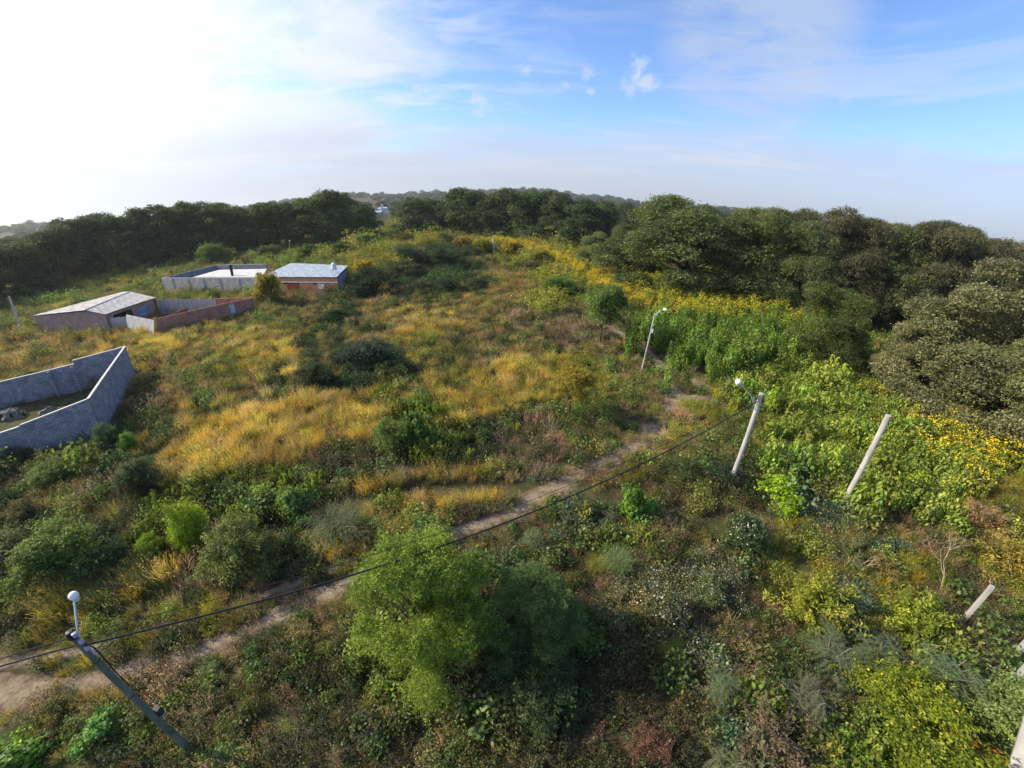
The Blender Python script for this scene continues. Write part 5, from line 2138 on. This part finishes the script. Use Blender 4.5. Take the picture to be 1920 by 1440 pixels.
def cover():
    r = np.random.default_rng(77)
    out = {}
    # rings: radius range, clumps per square metre, size
    for r0, r1, den, size in ((0, 22, 6.2, .8), (22, 45, 3.5, 1.0), (45, 80, 1.6, 1.3), (80, 140, .62, 1.9), (140, 300, .16, 2.6)):
        area = math.pi * (r1 ** 2 - r0 ** 2) * 150 / 360
        n = int(area * den * 1.6)
        rad = np.sqrt(r.uniform(r0 ** 2, r1 ** 2, n))
        az = r.uniform(-math.radians(75), math.radians(75), n)
        x, y = rad * np.sin(az), rad * np.cos(az)
        y = y - (1.5 if r0 == 0 else 0)
        z = hgt(x, y)
        px, py, th = project(np.stack([x, y, z + .35], 1))
        jx = 26 * np.sin(x * .9 + y * .55) + r.normal(size=n) * 26
        jy = (18 * np.sin(y * 1.1 - x * .6) + r.normal(size=n) * 10) * np.clip((py - 430) / 300, .15, 1)
        ok = (px > -420) & (px < 2340) & (py > 405) & (py < 1900)
        ci = np.clip(((px + jx) / 60).astype(int), 0, 31)
        ri = np.clip(np.round((py + jy - 440) / 40).astype(int), 0, len(ROWS) - 1)
        ch = GRID[ri, ci]
        for poly in FOOT:
            ok &= ~inside(poly, x, y)
        # keep the tracks open
        for C, w in zip(TRK, (.56, .36, .8)):
            d = np.full(n, 99.)
            for s in range(0, len(C), 2):
                d = np.minimum(d, np.hypot(x - C[s, 0], y - C[s, 1]))
            keep = (d > w * (1 + .25 * np.sin(x * 1.3 + y))) | (r.uniform(size=n) < .05)
            ok &= keep
            near = d < w + 1.3
            ch = np.where(near & np.isin(ch, [ord('l'), ord('s'), ord('f')]) & (C is not TRK[2]), ord('m'), ch)
        for c, (df, sp) in SP.items():
            k = np.where(ok & (ch == ord(c)) & (r.uniform(size=n) < df / 1.6))[0]
            if not len(k):
                continue
            w = np.array([q[0] for q in sp])
            s = r.choice(len(sp), len(k), p=w / w.sum())
            for j, (_, name, tint) in enumerate(sp):
                kk = k[s == j]
                if name in ('sun', 'tall'):
                    kk = kk[r.uniform(size=len(kk)) < (.5 if r1 < 60 else .75)]
                elif name in ('lowsun', 'lowgreen', 'flower'):
                    kk = kk[r.uniform(size=len(kk)) < (.9 if r0 else .35)]
                if not len(kk):
                    continue
                nn = len(kk)
                patch = .5 + .5 * np.sin(x[kk] * .5 + 3 * np.sin(y[kk] * .23)) * np.cos(y[kk] * .61 + 2)
                br = np.exp(r.normal(size=nn) * .2) * (.8 + .4 * patch)
                t = np.array(tint)[None] * br[:, None]
                t = t * np.exp(r.normal(size=(nn, 3)) * np.array([.1, .07, .1]))
                sc_ = size * np.exp(r.normal(size=nn) * .3) * (.85 + .3 * patch)
                if name in ('sun', 'tall'):
                    sc_ = .95 * np.exp(r.normal(size=nn) * .12) * (1 if r1 < 60 else 1.15)
                elif name in ('lowsun', 'lowgreen', 'flower'):
                    sc_ = 1.1 * size ** .5 * np.exp(r.normal(size=nn) * .25)
                    lush = (px[kk] > 1290)
                    sc_ = sc_ * np.where(lush, .82 if r0 else .5, .55)
                    t = t * np.where(lush, .88, .66)[:, None]
                if name == 'grass':
                    sc_ = size * np.exp(r.normal(size=nn) * .18) * (.8 + .25 * patch) * (1. if c == 'g' else .8)
                if name == 'gold':
                    sc_ = sc_ * (1. + .9 * (np.sin(x[kk] * .33) * np.cos(y[kk] * .27 + 1) > .1))
                s3 = np.stack([sc_, sc_, sc_ * np.where(size > 1.2, .8, 1.) * (1.25 if (c == 'g' and r1 < 60) else 1)], 1)
                rot = np.stack([r.normal(size=nn) * .1, r.normal(size=nn) * .1, r.uniform(0, 6.28, nn)], 1)
                V = SPEC[name]
                out.setdefault(name, []).append((np.stack([x[kk], y[kk], z[kk]], 1), rot, s3, np.clip(t, .005, .8), r.integers(0, len(V), nn)))
    groups = {
        'dry_grass': (('grass', 'tussock'), 'golden and straw coloured tall grass over the lot', 'grass'),
        'weeds': (('weed', 'leafy'), 'mixed olive and green weeds covering the lot', 'weeds'),
        'dry_weeds': (('dry',), 'brown and pinkish dry weeds over the lot', 'weeds'),
        'white_flowered_weeds': (('white',), 'weeds dotted with small white flowers', 'weeds'),
        'golden_brush': (('gold',), 'golden yellow flowering brush behind the mound', 'brush'),
        'sunflower_thicket': (('sun', 'tall'), 'tall green thicket of yellow wild sunflowers beside the track', 'thicket'),
        'leafy_thicket': (('lowsun', 'lowgreen', 'flower'), 'bright green leafy thicket with yellow flowers at the right', 'thicket'),
    }
    tot = 0
    for gname, (names, label, cat) in groups.items():
        kinds, parts, off = [], [], 0
        for nm in names:
            if nm not in out:
                continue
            for P in out[nm]:
                parts.append((*P[:4], P[4] + off))
            kinds += list(SPEC[nm])
            off += len(SPEC[nm])
        if not parts:
            continue
        A = [np.concatenate([q[i] for q in parts]) for i in range(5)]
        tot += len(A[0])
        scatter(gname, kinds, *A, label, cat)
    print('clumps', tot)


cover()


def flower_strip():
    """taller wild sunflowers in bloom along the foot of the right-hand wood"""
    r = np.random.default_rng(91)
    line = [(905, 462), (960, 468), (1010, 480), (1060, 500), (1105, 532), (1150, 566), (1200, 588), (1260, 598), (1330, 606), (1400, 612)]
    P = np.array([tuple(G(a, b))[:2] for a, b in line])
    d = np.concatenate([[0], np.cumsum(np.linalg.norm(np.diff(P, axis=0), axis=1))])
    n = 620
    t = r.uniform(0, d[-1], n)
    x = np.interp(t, d, P[:, 0]) + r.normal(size=n) * 1.9
    y = np.interp(t, d, P[:, 1]) + r.normal(size=n) * 1.9
    z = hgt(x, y)
    s_ = .78 * np.exp(r.normal(size=n) * .14)
    tint = np.array([.24, .25, .045]) * np.exp(r.normal(size=(n, 1)) * .2) * np.exp(r.normal(size=(n, 3)) * .08)
    scatter('sunflower_border', ('goldtop0', 'goldtop1'), np.stack([x, y, z], 1), np.stack([np.zeros(n), np.zeros(n), r.uniform(0, 6.28, n)], 1),
            np.stack([s_, s_, s_], 1), tint, r.integers(0, 2, n), 'band of blooming golden yellow sunflowers along the foot of the right-hand wood', 'thicket')


flower_strip()

# woods far beyond, kilometres out: nobody could count them


def far_woods():
    r = np.random.default_rng(5)
    n = 5200
    rad = np.exp(r.uniform(math.log(240), math.log(3200), n))
    az = r.uniform(-math.radians(72), math.radians(72), n)
    x, y = rad * np.sin(az), rad * np.cos(az)
    cl = np.sin(x * .004 + 1) * np.cos(y * .005) + .6 * np.sin(x * .013 + y * .009)
    k = (cl > -.5) & ((rad > 330) | (np.abs(az) > .3))
    # open view down the gap between the two woods
    k &= ~((np.abs(az + .308) < .035) & (rad < 900))
    x, y, rad = x[k], y[k], rad[k]
    z = hgt(x, y)
    n = len(x)
    s = (.8 + rad / 1800) * np.exp(r.normal(size=n) * .2)
    t = np.array([.06, .085, .04]) * np.exp(r.normal(size=(n, 1)) * .2) * np.exp(r.normal(size=(n, 3)) * .08)
    scatter('far_woods', ('dist0', 'dist1', 'dist2'), np.stack([x, y, z], 1), np.stack([np.zeros(n), np.zeros(n), r.uniform(0, 6.28, n)], 1),
            np.stack([s * 1.3, s * 1.3, s * .85], 1), t, r.integers(0, 3, n), 'hazy woods on the low hills beyond the trees', 'woods')


far_woods()

# ------------------------------------------------------------------ air


def build_haze():
    m, N, L = newmat('haze')
    out = N.new('ShaderNodeOutputMaterial')
    v = N.new('ShaderNodeVolumePrincipled')
    v.inputs['Color'].default_value = (.86, .92, 1, 1)
    v.inputs['Density'].default_value = .00012
    v.inputs['Anisotropy'].default_value = .3
    L.new(v.outputs[0], out.inputs['Volume'])
    mb = MB()
    mb.box((0, 0, -3), 10700, 10700, 140, 'haze')
    o = mb.build('haze')
    tag(o, 'pale morning haze lying over the far woods and hills', 'haze', kind='stuff')


build_haze()
